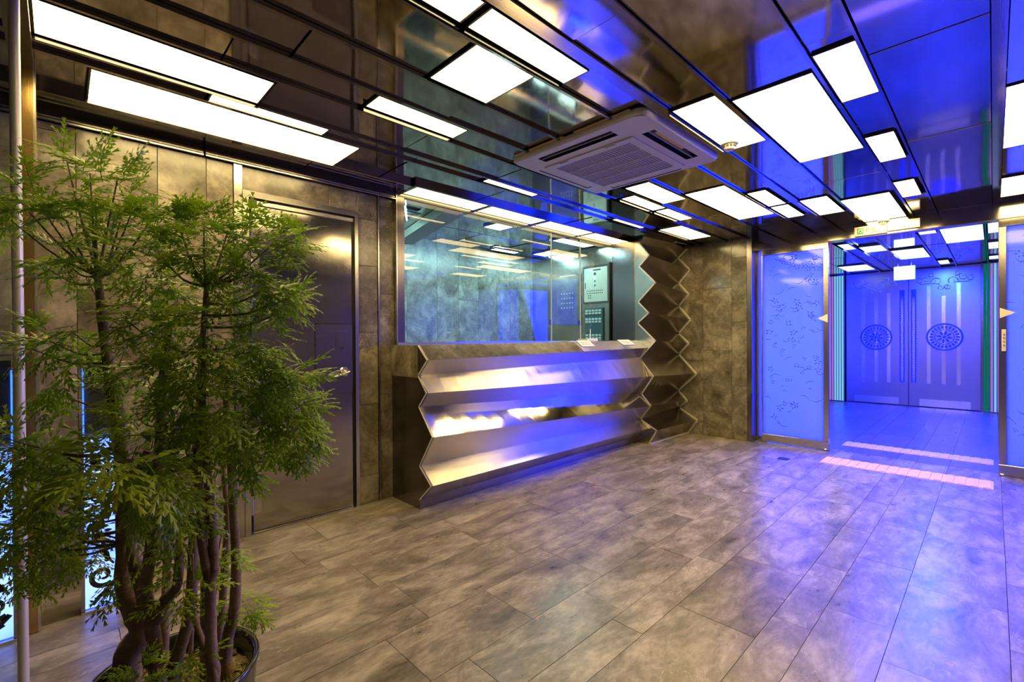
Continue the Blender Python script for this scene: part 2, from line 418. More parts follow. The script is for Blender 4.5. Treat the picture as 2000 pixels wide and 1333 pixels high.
# ------------------------------------------------------------------ steel door
D = thing('door_1', 'brushed steel door with lever handle between marble slabs', 'door', (1.23, 3.33, 0), kind=S)
fr_ = MB(); fr_.box(.838, .872, 3.300, 3.40, 0, 2.205); fr_.box(1.580, 1.606, 3.300, 3.40, 0, 2.205); fr_.box(.872, 1.58, 3.300, 3.40, 2.165, 2.205)
fr_.build('door_frame', M['steel'], D)
st_ = MB(); st_.box(.872, .886, 3.325, 3.40, 0, 2.165); st_.box(1.566, 1.580, 3.325, 3.40, 0, 2.165); st_.box(.886, 1.566, 3.325, 3.40, 2.150, 2.165)
st_.build('door_stop', M['black'], D)
MB().chamfer_box(.889, 1.563, 3.318, 3.36, .012, 2.148, 1, .003).build('door_leaf', M['door_steel'], D)
MB().box(.838, 1.606, 3.285, 3.40, 0, .010).build('threshold', M['bright'], D)
tr_ = MB(); tr_.box(.895, 1.565, 3.298, 3.318, 2.122, 2.146); trk = tr_.build('closer_track', M['bright'], D)
MB().box(.872, .915, 3.285, 3.318, 2.110, 2.150).build('track_end', M['black'], trk)
for z in (.19, .425, 1.75):
    h = MB(); h.cyl((.881, 3.306, z - .062), (.881, 3.306, z + .062), .011, n=12); h.box(.889, .935, 3.3145, 3.3185, z - .06, z + .06); h.box(.846, .875, 3.2985, 3.3005, z - .06, z + .06)
    hh = h.build('hinge', M['steel'], D)
    q = MB()
    for dz in (-.04, .04): q.cyl((.918, 3.3150, z + dz), (.918, 3.3125, z + dz), .005, n=8)
    q.build('hinge_screw', M['steel'], hh)
pl = MB().chamfer_box(1.290, 1.563, 3.3135, 3.3185, .86, 1.365, 1, .0015).build('repair_plate', M['end_steel'], D)
rg = MB(); rk = random.Random(4)
for i in range(26):
    x = 1.292 + i * .0105; rg.box(x, x + .008, 3.3115, 3.3140, 1.361 + rk.uniform(-.002, .002), 1.367 + rk.uniform(0, .003))
for i in range(44):
    z = .862 + i * .0115; rg.box(1.287 + rk.uniform(-.002, .001), 1.292, 3.3115, 3.3140, z, z + rk.uniform(.004, .009))
rg.build('weld_seam', M['dark_frame'], pl)
kp = MB().chamfer_box(1.435, 1.515, 3.3110, 3.3136, 1.145, 1.312, 1, .001).build('lock_plate', M['end_steel'], pl)
MB().cyl((1.483, 3.3105, 1.190), (1.483, 3.3080, 1.190), .012, n=16).build('keyhole', M['black'], kp)
MB().box(1.45, 1.50, 3.3095, 3.3110, 1.225, 1.295).build('lock_cover', M['dark_facet'], kp)
lv = MB(); lv.lathe([(.0, 0)], (0, 0, 0), 3) if False else None
lv.cyl((1.497, 3.3125, 1.015), (1.497, 3.300, 1.015), .037, .030, n=24); lv.cyl((1.497, 3.300, 1.015), (1.497, 3.262, 1.012), .012, .011, n=14)
lv.tube([(1.512, 3.262, 1.016), (1.490, 3.258, 1.012), (1.455, 3.256, 1.000), (1.42, 3.258, .990), (1.392, 3.262, .985)], .0105, .007, 10)
fix_normals(lv.build('lever_handle', M['bright'], D))

# ================================================================== gold column, light pillars and glass at the far left
tag(MB().chamfer_box(-.112, -.066, 2.855, 3.0, 0, 2.47, 1, .003).build('column_gold', M['gold']), 'slim gold brown steel column rising to the ceiling left of the plant', 'column', kind=S)
tag(MB().box(-.074, -.066, 2.852, 2.8545, 0, 2.47).build('trim_3', M['bright']), 'thin bright edge strip on the right side of the gold column', 'trim', kind=S)
tag(MB().box(-.14, -.070, 1.55, 3.30, 2.405, 2.469).build('trim_4', M['end_steel']), 'dark steel fascia under the ceiling above the gold column', 'trim', kind=S)

def scroll(cx, cz, r0, turns, n=22, flip=1, a0=0):
    pts = []
    for i in range(n + 1):
        q = i / n; th = a0 + flip * turns * 2 * PI * q; r = r0 * (1 - .78 * q)
        pts.append((cx + r * math.cos(th), cz + r * math.sin(th)))
    return pts
def ribbon_xz(mb, pts, w0, w1, y, t=.0015):
    """flat print: a band of varying width along a curve in the XZ plane, facing -Y"""
    m = len(pts); L = []
    for k, (x, z) in enumerate(pts):
        a = pts[max(k - 1, 0)]; b = pts[min(k + 1, m - 1)]; dx, dz = b[0] - a[0], b[1] - a[1]; q = math.hypot(dx, dz) or 1
        ww = w0 + (w1 - w0) * k / (m - 1); nx, nz = -dz / q * ww, dx / q * ww
        L += [(x + nx, y, z + nz), (x - nx, y, z - nz)]
    fs = [(2 * k, 2 * k + 1, 2 * k + 3, 2 * k + 2) for k in range(m - 1)]
    mb.add(L, fs); mb.add([(x, y + t, z) for x, _, z in L], [tuple(reversed(f)) for f in fs])
def petal_xz(mb, cx, cz, a, l, wd, y, t=.0015):
    n = 8; P = []
    for i in range(n):
        th = 2 * PI * i / n; u = l * .5 * (1 + math.cos(th)); v = wd * .5 * math.sin(th) * (1 - .45 * math.cos(th))
        P.append((cx + u * math.cos(a) - v * math.sin(a), cz + u * math.sin(a) + v * math.cos(a)))
    mb.prism(P, 1, y, y + t)

def pillar(xa, xb, yf, label, seed):
    """free-standing LED pillar: lit acrylic foot with a black floral print, clear plate with standoffs above"""
    rr = random.Random(seed); P = thing('light_pillar', label, 'light pillar', ((xa + xb) / 2, yf + .03, 0), 'blue light pillars beside the entrance')
    MB().box(xa - .014, xb + .014, yf - .012, yf + .075, 0, .012).build('base', M['bright'], P)
    for x0 in (xa - .014, xb): MB().box(x0, x0 + .014, yf - .004, yf + .07, .012, .80).build('side_frame', M['steel'], P)
    lit = MB().box(xa, xb, yf, yf + .012, .02, .80).build('lit_panel', M['acrylic_lit'], P)
    MB().box(xa - .002, xb + .002, yf + .045, yf + .07, .012, .80).build('back_case', M['end_steel'], P)
    up = MB().box(xa, xb, yf + .002, yf + .012, .812, 1.19).build('upper_plate', M['glass'], P)
    MB().box(xa + .002, xb - .002, yf + .050, yf + .062, .80, 1.17).build('upper_back', M['end_steel'], P)
    for x0 in (xa - .003, xb - .002): MB().box(x0, x0 + .005, yf + .001, yf + .013, .80, 1.13).build('led_edge', M['led_blue'], P)
    MB().box(xa - .004, xb + .004, yf, yf + .016, 1.19, 1.198).build('top_edge', M['bright'], P)
    for z in (1.04, .885, 1.15):
        s_ = MB(); xc = (xa + xb) / 2; s_.cyl((xc, yf - .012, z), (xc, yf + .05, z), .011, n=16); fix_normals(s_.build('standoff', M['bright'], up))
    mb = MB(); w_ = xb - xa; xc = (xa + xb) / 2; y = yf - .002
    ribbon_xz(mb, scroll(xc + .005, .155, .050, 1.15, flip=-1, a0=-.9), .0115, .005, y)
    ribbon_xz(mb, [(xc - .03, .03), (xc - .01, .06), (xc + .02, .085), (xc + .046, .115)], .007, .010, y)
    ribbon_xz(mb, [(xc - .02, .045), (xc + .004, .062), (xc + .03, .078)], .002, .006, y)
    for dx in (-.028, -.012, .006): petal_xz(mb, xc + dx, .055 + dx * .4, 2.4, .018, .009, y)
    petal_xz(mb, xc + .018, .215, 1.3, .036, .020, y); petal_xz(mb, xc - .052, .225, .25, .040, .016, y)
    ribbon_xz(mb, [(xc + .045, .20), (xc + .02, .24), (xc - .002, .275)], .004, .009, y)
    for k in range(34):
        z = .27 + k * .0155; x = xc + rr.uniform(-.42, .42) * w_
        l = min(rr.uniform(.025, .055), .05); a = rr.uniform(0, 2 * PI)
        if not xa + .004 < x + l * math.cos(a) < xb - .004: a = PI - a
        if not xa + .004 < x + l * math.cos(a) < xb - .004: continue
        petal_xz(mb, x, min(z, .745), a, l, l * rr.uniform(.28, .55), y)
    for k in range(5):
        z0 = .30 + k * .09; sg = 1 if k % 2 else -1
        ribbon_xz(mb, [(xc - sg * .045, z0), (xc - sg * .01, z0 + .03), (xc + sg * .025, z0 + .05), (xc + sg * .03, z0 + .085)], .004, .006, y)
        ribbon_xz(mb, scroll(xc + sg * .022, z0 + .045, .024, .9, 12, sg, PI * .5), .006, .003, y)
    o = mb.build('flower_print', M['black'], lit); o['kind'] = 'stuff'
    return P
pillar(.076, .188, 2.895, 'blue lit floral acrylic pillar standing between the gold column and the plant', 5)
pillar(-.258, -.146, 2.845, 'blue lit floral acrylic pillar seen through the glass at the far left', 9)

W3 = thing('window_3', 'clear glass screen with a steel edge post at the far left', 'glass screen', (-.4, 2.2, 0), kind=S)
MB().box(-.98, -.108, 2.205, 2.215, .02, 2.40).build('pane', M['glass'], W3)
pst = MB(); pst.cyl((-.0915, 2.2, .0), (-.0985, 2.2, 2.44), .0135, n=18); fix_normals(pst.build('post', M['alu'], W3))
MB().box(-.99, -.105, 2.195, 2.225, 0, .02).build('sill', M['steel'], W3)
MB().box(-.99, -.105, 2.195, 2.225, 2.40, 2.44).build('frame', M['steel'], W3)

# the lobby walls behind and beside the camera, seen only as reflections
W4 = thing('wall_left', 'marble wall on the camera side of the lobby seen in reflections', 'wall', kind=S)
MB().box(-1.78, -1.70, -2.1, 3.45, 0, 2.5).build('backing', M['stone'], W4)
W5 = thing('wall_front', 'marble wall behind the camera seen in reflections', 'wall', kind=S)
MB().box(-1.7, 6.2, -2.2, -2.1, 0, 2.5).build('backing', M['stone'], W5)

# ================================================================== CEILING
CE = thing('ceiling', 'staggered ceiling of dark mirror steel panels and rails', 'ceiling', kind=S)
MB().box(-1.75, 6.25, -2.15, 3.5, 2.53, 2.62).build('slab', M['concrete'], CE)
rp = random.Random(12)
def cpanel(x0, x1, y0, y1, z, tilt=None, parent=None):
    if x1 - x0 < .02: return
    cx, cy = (x0 + x1) / 2, (y0 + y1) / 2; a, b = (x1 - x0) / 2 - .003, (y1 - y0) / 2 - .003
    mb = MB(); mb.chamfer_box(-a, a, -b, b, 0, .014, 2, .0015)
    o = mb.build('panel', M['mirror'], parent or CE); o.parent = parent or CE
    o.location = (cx, cy, z + rp.uniform(-.003, .003))
    tx, ty = tilt if tilt else (rp.uniform(-.35, .35), rp.uniform(-.35, .35))
    o.rotation_euler = (math.radians(tx), math.radians(ty), 0)
    return o
# bands along X: y0, y1, height, lights (x0, x1, y0, y1), seams, open stretch for the air conditioner
LP = 2.456
BANDS = [
 (3.09, 3.325, 2.42, [], [-.6, 1.20], (1.95, 5.0)),
 (2.735, 3.115, LP, [(.11, 1.353, 2.76, 3.108)], [1.705, 2.608, 3.815, 4.95], None),
 (2.62, 2.715, LP, [(.543, 1.107, 2.635, 2.712), (2.316, 2.853, 2.632, 2.692), (4.02, 4.54, 2.61, 2.672)], [1.713, 3.40, 5.2], None),
 (2.30, 2.60, LP, [(-.06, .724, 2.33, 2.585), (4.777, 5.517, 2.32, 2.568)], [1.572, 2.363, 3.175, 3.94], None),
 (2.085, 2.285, LP, [(1.137, 1.685, 2.10, 2.235), (3.475, 4.0, 2.098, 2.22), (4.055, 4.547, 2.098, 2.218)], [.507, 1.105, 2.2, 3.05], None),
 (1.825, 2.065, LP, [(3.255, 3.87, 1.842, 2.045)], [.715, 1.523, 4.63, 5.3], (2.20, 3.08)),
 (1.455, 1.805, LP, [(1.227, 1.56, 1.46, 1.79), (3.763, 4.955, 1.475, 1.792)], [.5, 1.20, 5.6], (2.20, 3.08)),
 (1.245, 1.44, LP, [(.15, 1.091, 1.26, 1.40), (1.134, 1.703, 1.263, 1.40), (4.12, 4.655, 1.29, 1.425), (4.715, 5.24, 1.29, 1.427)], [3.50, 5.75], (2.20, 3.08)),
 (.95, 1.185, LP, [(2.335, 3.077, .96, 1.178), (4.68, 5.363, .986, 1.182)], [.6, 1.50, 2.29, 3.86], None),
 (.56, .93, LP, [(2.454, 3.65, .572, .918), (4.94, 6.03, .602, .95 - .022)], [.3, 1.3, 2.425, 4.3], None),
 (.385, .545, LP, [(2.315, 2.873, .389, .535), (3.494, 4.047, .405, .537), (4.66, 5.205, .422, .54)], [.4, 1.2, 2.22, 3.425, 4.62], None),
 (.005, .375, LP, [], [0, 1.2, 2.495, 3.77, 5.065], None),
 (-.45, -.04, LP, [(3.28, 4.324, -.40, -.045), (5.15, 5.82, -.36, -.045)], [.8, 2.0], None),
 (-.66, -.47, LP, [], [2.6, 3.6], None),
 (-1.05, -.68, LP, [], [.8, 3.8], None),
 (-1.40, -1.07, LP, [], [2.2, 4.8], None),
 (-2.08, -1.42, LP, [], [.6, 3.4], None)]
LIGHT_LABELS = {
 (.11, 2.76): 'long light panel running close above the back wall over the tree', (.543, 2.635): 'thin light slit squeezed between the two long light panels',
 (2.316, 2.632): 'thin light slit in the ceiling just left of the air conditioner', (4.02, 2.61): 'thin light slit above the top of the zigzag steel sheets',
 (-.06, 2.33): 'long light panel in the ceiling corner above the gold column', (4.777, 2.32): 'oblong light panel in the ceiling nearest the marble corner by the zigzag sheets',
 (1.137, 2.10): 'short narrow light panel in the ceiling in front of the steel door', (3.475, 2.098): 'narrow light panel just below the air conditioner, longer of a touching pair',
 (4.055, 2.098): 'narrow light panel below the air conditioner, farther of a touching pair', (3.255, 1.842): 'wide light panel touching the lower right edge of the air conditioner',
 (1.227, 1.46): 'square light panel with a mirror reflection glowing on its left side', (3.763, 1.475): 'large light panel midway between the air conditioner and the marble corner',
 (.15, 1.26): 'light panel cut by the top of the picture beside the square one', (1.134, 1.263): 'long light panel beside the square light panel, left of the air conditioner',
 (4.12, 1.29): 'small light panel beside the blue mirror strip, nearer of a touching pair', (4.715, 1.29): 'small light panel beside the blue mirror strip, farther of a touching pair',
 (2.335, .96): 'light panel beside the air conditioner with a smoke detector at its corner', (4.68, .986): 'light panel in the blue ceiling just left of the one over the exit sign',
 (2.454, .572): 'largest and brightest light panel in the blue half of the ceiling', (4.94, .602): 'wide light panel directly above the exit sign over the doors',
 (2.315, .389): 'upper light panel of three small ones in a row on the blue ceiling', (3.494, .405): 'middle light panel of three small square ones on the blue ceiling',
 (4.66, .422): 'lowest and smallest light panel of three on the blue ceiling', (3.28, -.40): 'light panel cut by the right picture edge, upper of two',
 (5.15, -.36): 'light panel cut by the right picture edge, just above the right sliding door'}
LIPS = {(.11, 2.76): .016, (-.06, 2.33): .018, (1.137, 2.10): .022, (1.134, 1.263): .016, (.15, 1.26): .016, (2.335, .96): .020, (3.475, 2.098): .020, (4.055, 2.098): .020,
        (4.777, 2.32): .012, (4.12, 1.29): .013, (4.715, 1.29): .013, (4.68, .986): .014}
RAILS = [(3.09, 3.115, 2.42), (2.715, 2.735, 2.440), (2.60, 2.62, 2.440), (2.285, 2.30, 2.439), (2.065, 2.085, 2.441), (1.805, 1.825, 2.441), (1.44, 1.455, 2.440),
         (1.185, 1.245, 2.443), (.93, .95, 2.440), (.545, .56, 2.440), (.375, .385, 2.440), (-.04, .005, 2.440), (-.47, -.45, 2.440), (-.68, -.66, 2.440), (-1.07, -1.05, 2.440), (-1.42, -1.40, 2.440)]
for y0, y1, z in RAILS:
    segs = [(-1.68, 6.06)]
    if 1.25 < y0 < 2.0: segs = [(-1.68, 2.19), (3.09, 6.06)]
    if y0 > 3.0: segs = [(-1.68, 1.95)]
    for a, b in segs: MB().box(a, b, y0, y1, z, 2.52).build('rail', M['rail'], CE)

def ceiling_light(x0, x1, y0, y1, label, mat='light', z=2.446, top=2.525, rim=.008, name='ceiling_light', group='light panels in the lobby ceiling', lip=0):
    L = thing(name, label, 'ceiling light', ((x0 + x1) / 2, (y0 + y1) / 2, z), group)
    f = MB(); f.box(x0 - rim, x1 + rim, y0 - rim * .5, y0, z - .0005, top); f.box(x0 - rim, x1 + rim, y1, y1 + rim * .5, z - .0005, top)
    f.box(x0 - rim, x0, y0, y1, z - .0005, top); f.box(x1, x1 + rim, y0, y1, z - .0005, top); f.build('frame', M['dark_frame'], L)
    MB().box(x0, x1, y0, y1, z + .001, z + .007).build('diffuser', M[mat], L)
    if lip:
        MB().box(x0 - rim, x1 + rim, y1 + rim * .5 + .010, y1 + rim * .5 + .016, z - lip, top).build('reflector_lip', M['lip'], L)
    return L
k_out = 0
for y0, y1, z, lights, seams, hole in BANDS:
    blocks = [(a - .012, b + .012) for a, b, _, _ in lights] + ([hole] if hole else [])
    seams = [s_ for s_ in seams if not any(p_ - .06 < s_ < q_ + .06 for p_, q_ in blocks)]
    cuts = sorted(set([-1.66, 6.05] + [s for s in seams] + [v for bl in blocks for v in bl]))
    for a, b in zip(cuts, cuts[1:]):
        m_ = (a + b) / 2
        if any(p - 1e-6 <= m_ <= q + 1e-6 for p, q in blocks): continue
        cpanel(a, b, y0, y1, z)
    for a, b, c, d in lights:
        lab = LIGHT_LABELS.get((a, c))
        if lab is None:
            k_out += 1; lab = 'light panel behind the camera number seen only in the mirror steel, row at depth %d from the window wall' % k_out
            lab = ['first', 'second', 'third', 'fourth', 'fifth', 'sixth', 'seventh', 'eighth', 'ninth'][k_out - 1] + ' light panel on the camera side, seen only in reflections'
        ceiling_light(a, b, c, d, lab, lip=LIPS.get((a, c), .005))
# window lights: a lower row just in front of the booth glass
for i, (a, b) in enumerate(((1.985, 2.705), (2.755, 3.46), (3.53, 4.24), (4.29, 4.965))):
    ceiling_light(a, b, 3.085, 3.29, ['first light panel along the booth window, beside the steel door end', 'second light panel along the top of the booth window',
                  'third light panel along the top of the booth window', 'fourth light panel along the booth window, beside the zigzag sheets'][i], mat='light_soft', z=2.42, group='light panels above the booth window')
MB().box(1.95, 4.98, 3.055, 3.076, 2.417, 2.52).build('rail', M['rail'], CE)
for a, b in ((1.95, 1.97), (2.718, 2.742), (3.473, 3.517), (4.253, 4.277)): MB().box(a, b, 3.08, 3.30, 2.416, 2.50).build('rail', M['rail'], CE)
cpanel(5.0, 5.93, 3.12, 3.33, LP)
MB().box(1.93, 5.0, 3.30, 3.345, 2.395, 2.52).build('rail', M['rail'], CE)

# ------------------------------------------------------------------ ceiling cassette air conditioner
AC = thing('air_conditioner', 'white ceiling cassette air conditioner hanging below the mirror panels', 'air conditioner', (2.645, 1.744, 2.415))
AX0, AX1, AY0, AY1, AZ = 2.163, 3.127, 1.252, 2.237, 2.415
def rounded(x0, x1, y0, y1, r, n=5):
    P = []
    for cx, cy, a0 in ((x1 - r, y1 - r, 0), (x0 + r, y1 - r, PI / 2), (x0 + r, y0 + r, PI), (x1 - r, y0 + r, 1.5 * PI)):
        for i in range(n + 1): P.append((cx + r * math.cos(a0 + PI / 2 * i / n), cy + r * math.sin(a0 + PI / 2 * i / n)))
    return P
# face panel with four slots: built as a ring of plates around the slots
sl = .105; se = .045; e0 = .055
mb = MB()
xs = [AX0, AX0 + e0, AX0 + e0 + se, AX0 + sl + e0 + .02, AX1 - sl - e0 - .02, AX1 - e0 - se, AX1 - e0, AX1]
ys = [AY0, AY0 + e0, AY0 + e0 + se, AY0 + sl + e0 + .02, AY1 - sl - e0 - .02, AY1 - e0 - se, AY1 - e0, AY1]
def slot(i, j): return (i in (1, 5) and 2 < j < 4) or (j in (1, 5) and 2 < i < 4) or (i == 1 and j == 3) or (j == 1 and i == 3)
top = rounded(AX0, AX1, AY0, AY1, .05)
lip = rounded(AX0 + .012, AX1 - .012, AY0 + .012, AY1 - .012, .045)
n_ = len(top)
mb.add([(x, y, AZ + .012) for x, y in top] + [(x, y, AZ + .034) for x, y in top] + [(x, y, AZ) for x, y in lip], [((i + 1) % n_, i, n_ + i, n_ + (i + 1) % n_) for i in range(n_)] + [(2 * n_ + i, i, (i + 1) % n_, 2 * n_ + (i + 1) % n_) for i in range(n_)], True)
mb.add([(x, y, AZ + .034) for x, y in top], [tuple(range(n_))])
bm = bmesh.new()
def face_with_slots():
    xs_ = [2.176, 2.232, 2.31, 2.394, 2.949, 3.051, 3.096, 3.115]; ys_ = [1.265, 1.318, 1.397, 1.498, 2.053, 2.148, 2.193, 2.224]
    q = MB()
    for i in range(7):
        for j in range(7):
            if (i in (1, 5) and j == 3) or (j in (1, 5) and i == 3): continue
            if i in (0, 6) and j in (0, 6): continue
            q.add([(xs_[i], ys_[j], AZ), (xs_[i], ys_[j + 1], AZ), (xs_[i + 1], ys_[j + 1], AZ), (xs_[i + 1], ys_[j], AZ)], [(0, 1, 2, 3)])
    # corner fans
    for (cx, cy, ex, ey) in ((2.232, 1.318, -.053, -.051), (3.096, 1.318, .018, -.051), (3.096, 2.193, .018, .030), (2.232, 2.193, -.053, .030)):
        pts = [(cx, cy, AZ), (cx + ex, cy, AZ)] + [(cx + ex * math.cos(t_), cy + ey * math.sin(t_), AZ) for t_ in (.4, .8, 1.2)] + [(cx, cy + ey, AZ)]
        q.add(pts, [tuple(range(6)) if ex * ey < 0 else tuple(reversed(range(6)))])
    return q
q = face_with_slots(); mb.add(q.v, q.f)
mb.build('face_panel', M['white_plastic'], AC)
q = MB()
# slot throats
for (x0, x1, y0, y1) in ((2.232, 2.31, 1.498, 2.053), (3.051, 3.096, 1.498, 2.053), (2.394, 2.949, 1.318, 1.397), (2.394, 2.949, 2.148, 2.193)):
    v = [(x0, y0, AZ), (x1, y0, AZ), (x1, y1, AZ), (x0, y1, AZ), (x0, y0, AZ + .03), (x1, y0, AZ + .03), (x1, y1, AZ + .03), (x0, y1, AZ + .03)]
    q.add(v, [(0, 1, 5, 4), (1, 2, 6, 5), (2, 3, 7, 6), (3, 0, 4, 7), (4, 5, 6, 7)])
fix_normals(q.build('slot_throat', M['black'], AC))
for nm, (x0, x1, y0, y1), op in (('left', (2.234, 2.308, 1.5, 2.051), 1), ('right', (3.053, 3.094, 1.5, 2.051), 0), ('near', (2.396, 2.947, 1.32, 1.394), 1), ('far', (2.396, 2.947, 2.15, 2.191), 0)):
    f = MB(); f.box(x0, x1, y0, y1, AZ + .026, AZ + .0285); f.build('outlet', M['black'], AC)
    v = MB()
    if op:
        if x1 - x0 < .1: v.box(x0 + .034, x0 + .041, y0, y1, AZ + .003, AZ + .010)
        else: v.box(x0, x1, y0 + .034, y0 + .041, AZ + .003, AZ + .010)
    else: v.box(x0 + .002, x1 - .002, y0 + .002, y1 - .002, AZ + .004, AZ + .008)
    v.build('vane', M['white_plastic'] if not op else M['grille'], AC)
MB().box(2.452, 2.787, 1.322, 1.351, AZ + .010, AZ + .016).build('tape', M['yellow_tape'], AC)
# return grille: raised frame, four grey fields with white bars
gx0, gx1, gy0, gy1 = 2.376, 3.033, 1.446, 2.122
f = MB(); b_ = .055
for (x0, x1, y0, y1) in ((gx0, gx1, gy0, gy0 + b_), (gx0, gx1, gy1 - b_, gy1), (gx0, gx0 + b_, gy0 + b_, gy1 - b_), (gx1 - b_, gx1, gy0 + b_, gy1 - b_)): f.box(x0, x1, y0, y1, AZ - .008, AZ)
gf = f.build('return_grille', M['white_plastic'], AC)
gw = (gx1 - gx0 - 2 * b_) / 4
for i in range(4):
    x0 = gx0 + b_ + i * gw
    c_ = MB(); c_.box(x0 + .003, x0 + gw - .003, gy0 + b_, gy1 - b_, AZ - .003, AZ - .001)
    for k in range(26):
        yy = gy0 + b_ + (k + .5) * (gy1 - gy0 - 2 * b_) / 26; c_.box(x0 + .004, x0 + gw - .004, yy - .004, yy + .004, AZ - .006, AZ - .003)
    c_.build('grille_field', M['grille'], gf)
    if i: MB().box(x0 - .004, x0 + .004, gy0 + b_, gy1 - b_, AZ - .0075, AZ - .001).build('grille_bar', M['white_plastic'], gf)
for yy in (1.571, 1.928): MB().box(gx0 + .006, gx0 + .016, yy, yy + .07, AZ - .011, AZ - .008).build('latch', M['grille'], gf)
MB().box(2.23, 3.05, 1.33, 2.055, AZ + .034, 2.53).build('body', M['grille'], AC)
for (x0, x1, y0, y1, m_) in ((AX0 - .010, AX0 + .02, 1.33, 1.70, 'yellow_tape'), (AX0 - .014, AX0 + .02, 1.78, 2.06, 'yellow_tape'), (AX0 - .016, AX0 + .02, 2.07, 2.19, 'paper'), (2.25, 2.9, AY0 - .004, AY0 + .02, 'yellow_tape')):
    MB().box(x0, x1, y0, y1, AZ + .0345, AZ + .0400).build('foam_strip', M[m_], AC)

def detector(c, r, label):
    T = thing('smoke_detector', label, 'smoke detector', (c[0], c[1], c[2]))
    b = MB(); b.lathe([(0, 0), (r, 0), (r, -.010), (r * .92, -.014), (r * .66, -.016)], c, 28); fix_normals(b.build('base', M['white_plastic'], T))
    h = MB(); h.lathe([(r * .66, -.016), (r * .62, -.034), (r * .50, -.044), (0, -.046)], c, 28); hd = fix_normals(h.build('sensor_head', M['white_plastic'], T))
    me = None
    for i in range(10):
        a = 2 * PI * i / 10; x, y = c[0] + r * .645 * math.cos(a), c[1] + r * .645 * math.sin(a)
        w_ = MB(); w_.cyl((x, y, c[2] - .021), (x, y, c[2] - .030), .0075, n=8); w_.build('vent_hole', M['black'], hd)
detector((2.955, 1.125, 2.444), .052, 'white round smoke detector at the corner of a light panel')
detector((6.02, .783, 2.44), .045, 'white round detector under the light panel above the exit sign')
tag(MB().add([(1.983, 1.519, 2.462), (2.073, 1.512, 2.462), (2.082, 1.560, 2.462), (2.012, 1.562, 2.462), (1.983, 1.519, 2.4635), (2.073, 1.512, 2.4635), (2.082, 1.560, 2.4635), (2.012, 1.562, 2.4635)],
   [(3, 2, 1, 0), (4, 5, 6, 7), (0, 1, 5, 4), (1, 2, 6, 5), (2, 3, 7, 6), (3, 0, 4, 7)]).build('ceiling_sticker', M['sticker']), 'small pink paper sticker on a mirror panel beside the air conditioner', 'sticker')

# ================================================================== RECEPTION COUNTER
XL, XR = 1.905, 4.98
# profiles as (Y, Z), ridge and valley by turns from the ledge down; the sheets twist a little from end to end
PL = [(2.940, 1.207), (2.819, 1.098), (2.941, .983), (2.832, .861), (2.932, .754), (2.762, .555), (2.926, .320), (2.780, .203), (2.929, .070)]
PR = [(2.965, 1.222), (2.835, 1.135), (2.925, 1.022), (2.820, .798), (2.970, .607), (2.800, .452), (2.945, .275), (2.845, .178), (2.985, .065)]
RC = thing('reception_counter', 'reception counter of zigzag folded mirror steel below the booth window', 'counter', (3.4, 3.1, 0))
def sheet(mb, a0, a1, b0, b1, n=20, t=.006):
    """a twisted sheet between the segment a0-a1 (left end) and b0-b1 (right end); thickness t towards +Y"""
    V = []
    for off in (0, t):
        for i in range(n + 1):
            q = i / n
            for p, r in ((a0, b0), (a1, b1)): V.append(tuple(p[k] + (r[k] - p[k]) * q + (off if k == 1 else 0) for k in range(3)))
    m = 2 * (n + 1); F = []
    for i in range(n):
        F.append((2 * i, 2 * i + 1, 2 * i + 3, 2 * i + 2)); F.append((m + 2 * i, m + 2 * i + 2, m + 2 * i + 3, m + 2 * i + 1))
        F.append((2 * i, 2 * i + 2, m + 2 * i + 2, m + 2 * i)); F.append((2 * i + 1, m + 2 * i + 1, m + 2 * i + 3, 2 * i + 3))
    F.append((0, m, m + 1, 1)); F.append((2 * n, 2 * n + 1, m + 2 * n + 1, m + 2 * n))
    mb.add(V, F)
XM = XR - .012
for i in range(8):
    mb = MB(); sheet(mb, (XL, *PL[i]), (XL, *PL[i + 1]), (XM, *PR[i]), (XM, *PR[i + 1]))
    if i: fix_normals(mb.build('steel_facet', M['facet' if i == 4 else 'brushed_facet'], RC))
def lerp_pt(i, x): q = (x - XL) / (XM - XL); return (x, PL[i][0] + (PR[i][0] - PL[i][0]) * q, PL[i][1] + (PR[i][1] - PL[i][1]) * q)
for xa, xb, m_, nm in ((XL, 2.85, 'ledge_marble', 'marble_slab'), (2.852, 3.42, 'ledge_marble', 'marble_slab'), (3.422, 3.74, 'ledge_marble', 'marble_slab'), (3.742, XM, 'brushed_facet', 'steel_facet')):
    mb = MB(); sheet(mb, lerp_pt(0, xa), lerp_pt(1, xa), lerp_pt(0, xb), lerp_pt(1, xb), 6); fix_normals(mb.build(nm, M[m_], RC))
mb = MB(); sheet(mb, (XL, 2.929, .070), (XL, 2.929, .0), (XM, 2.985, .065), (XM, 2.985, 0)); fix_normals(mb.build('kick_board', M['end_steel'], RC))
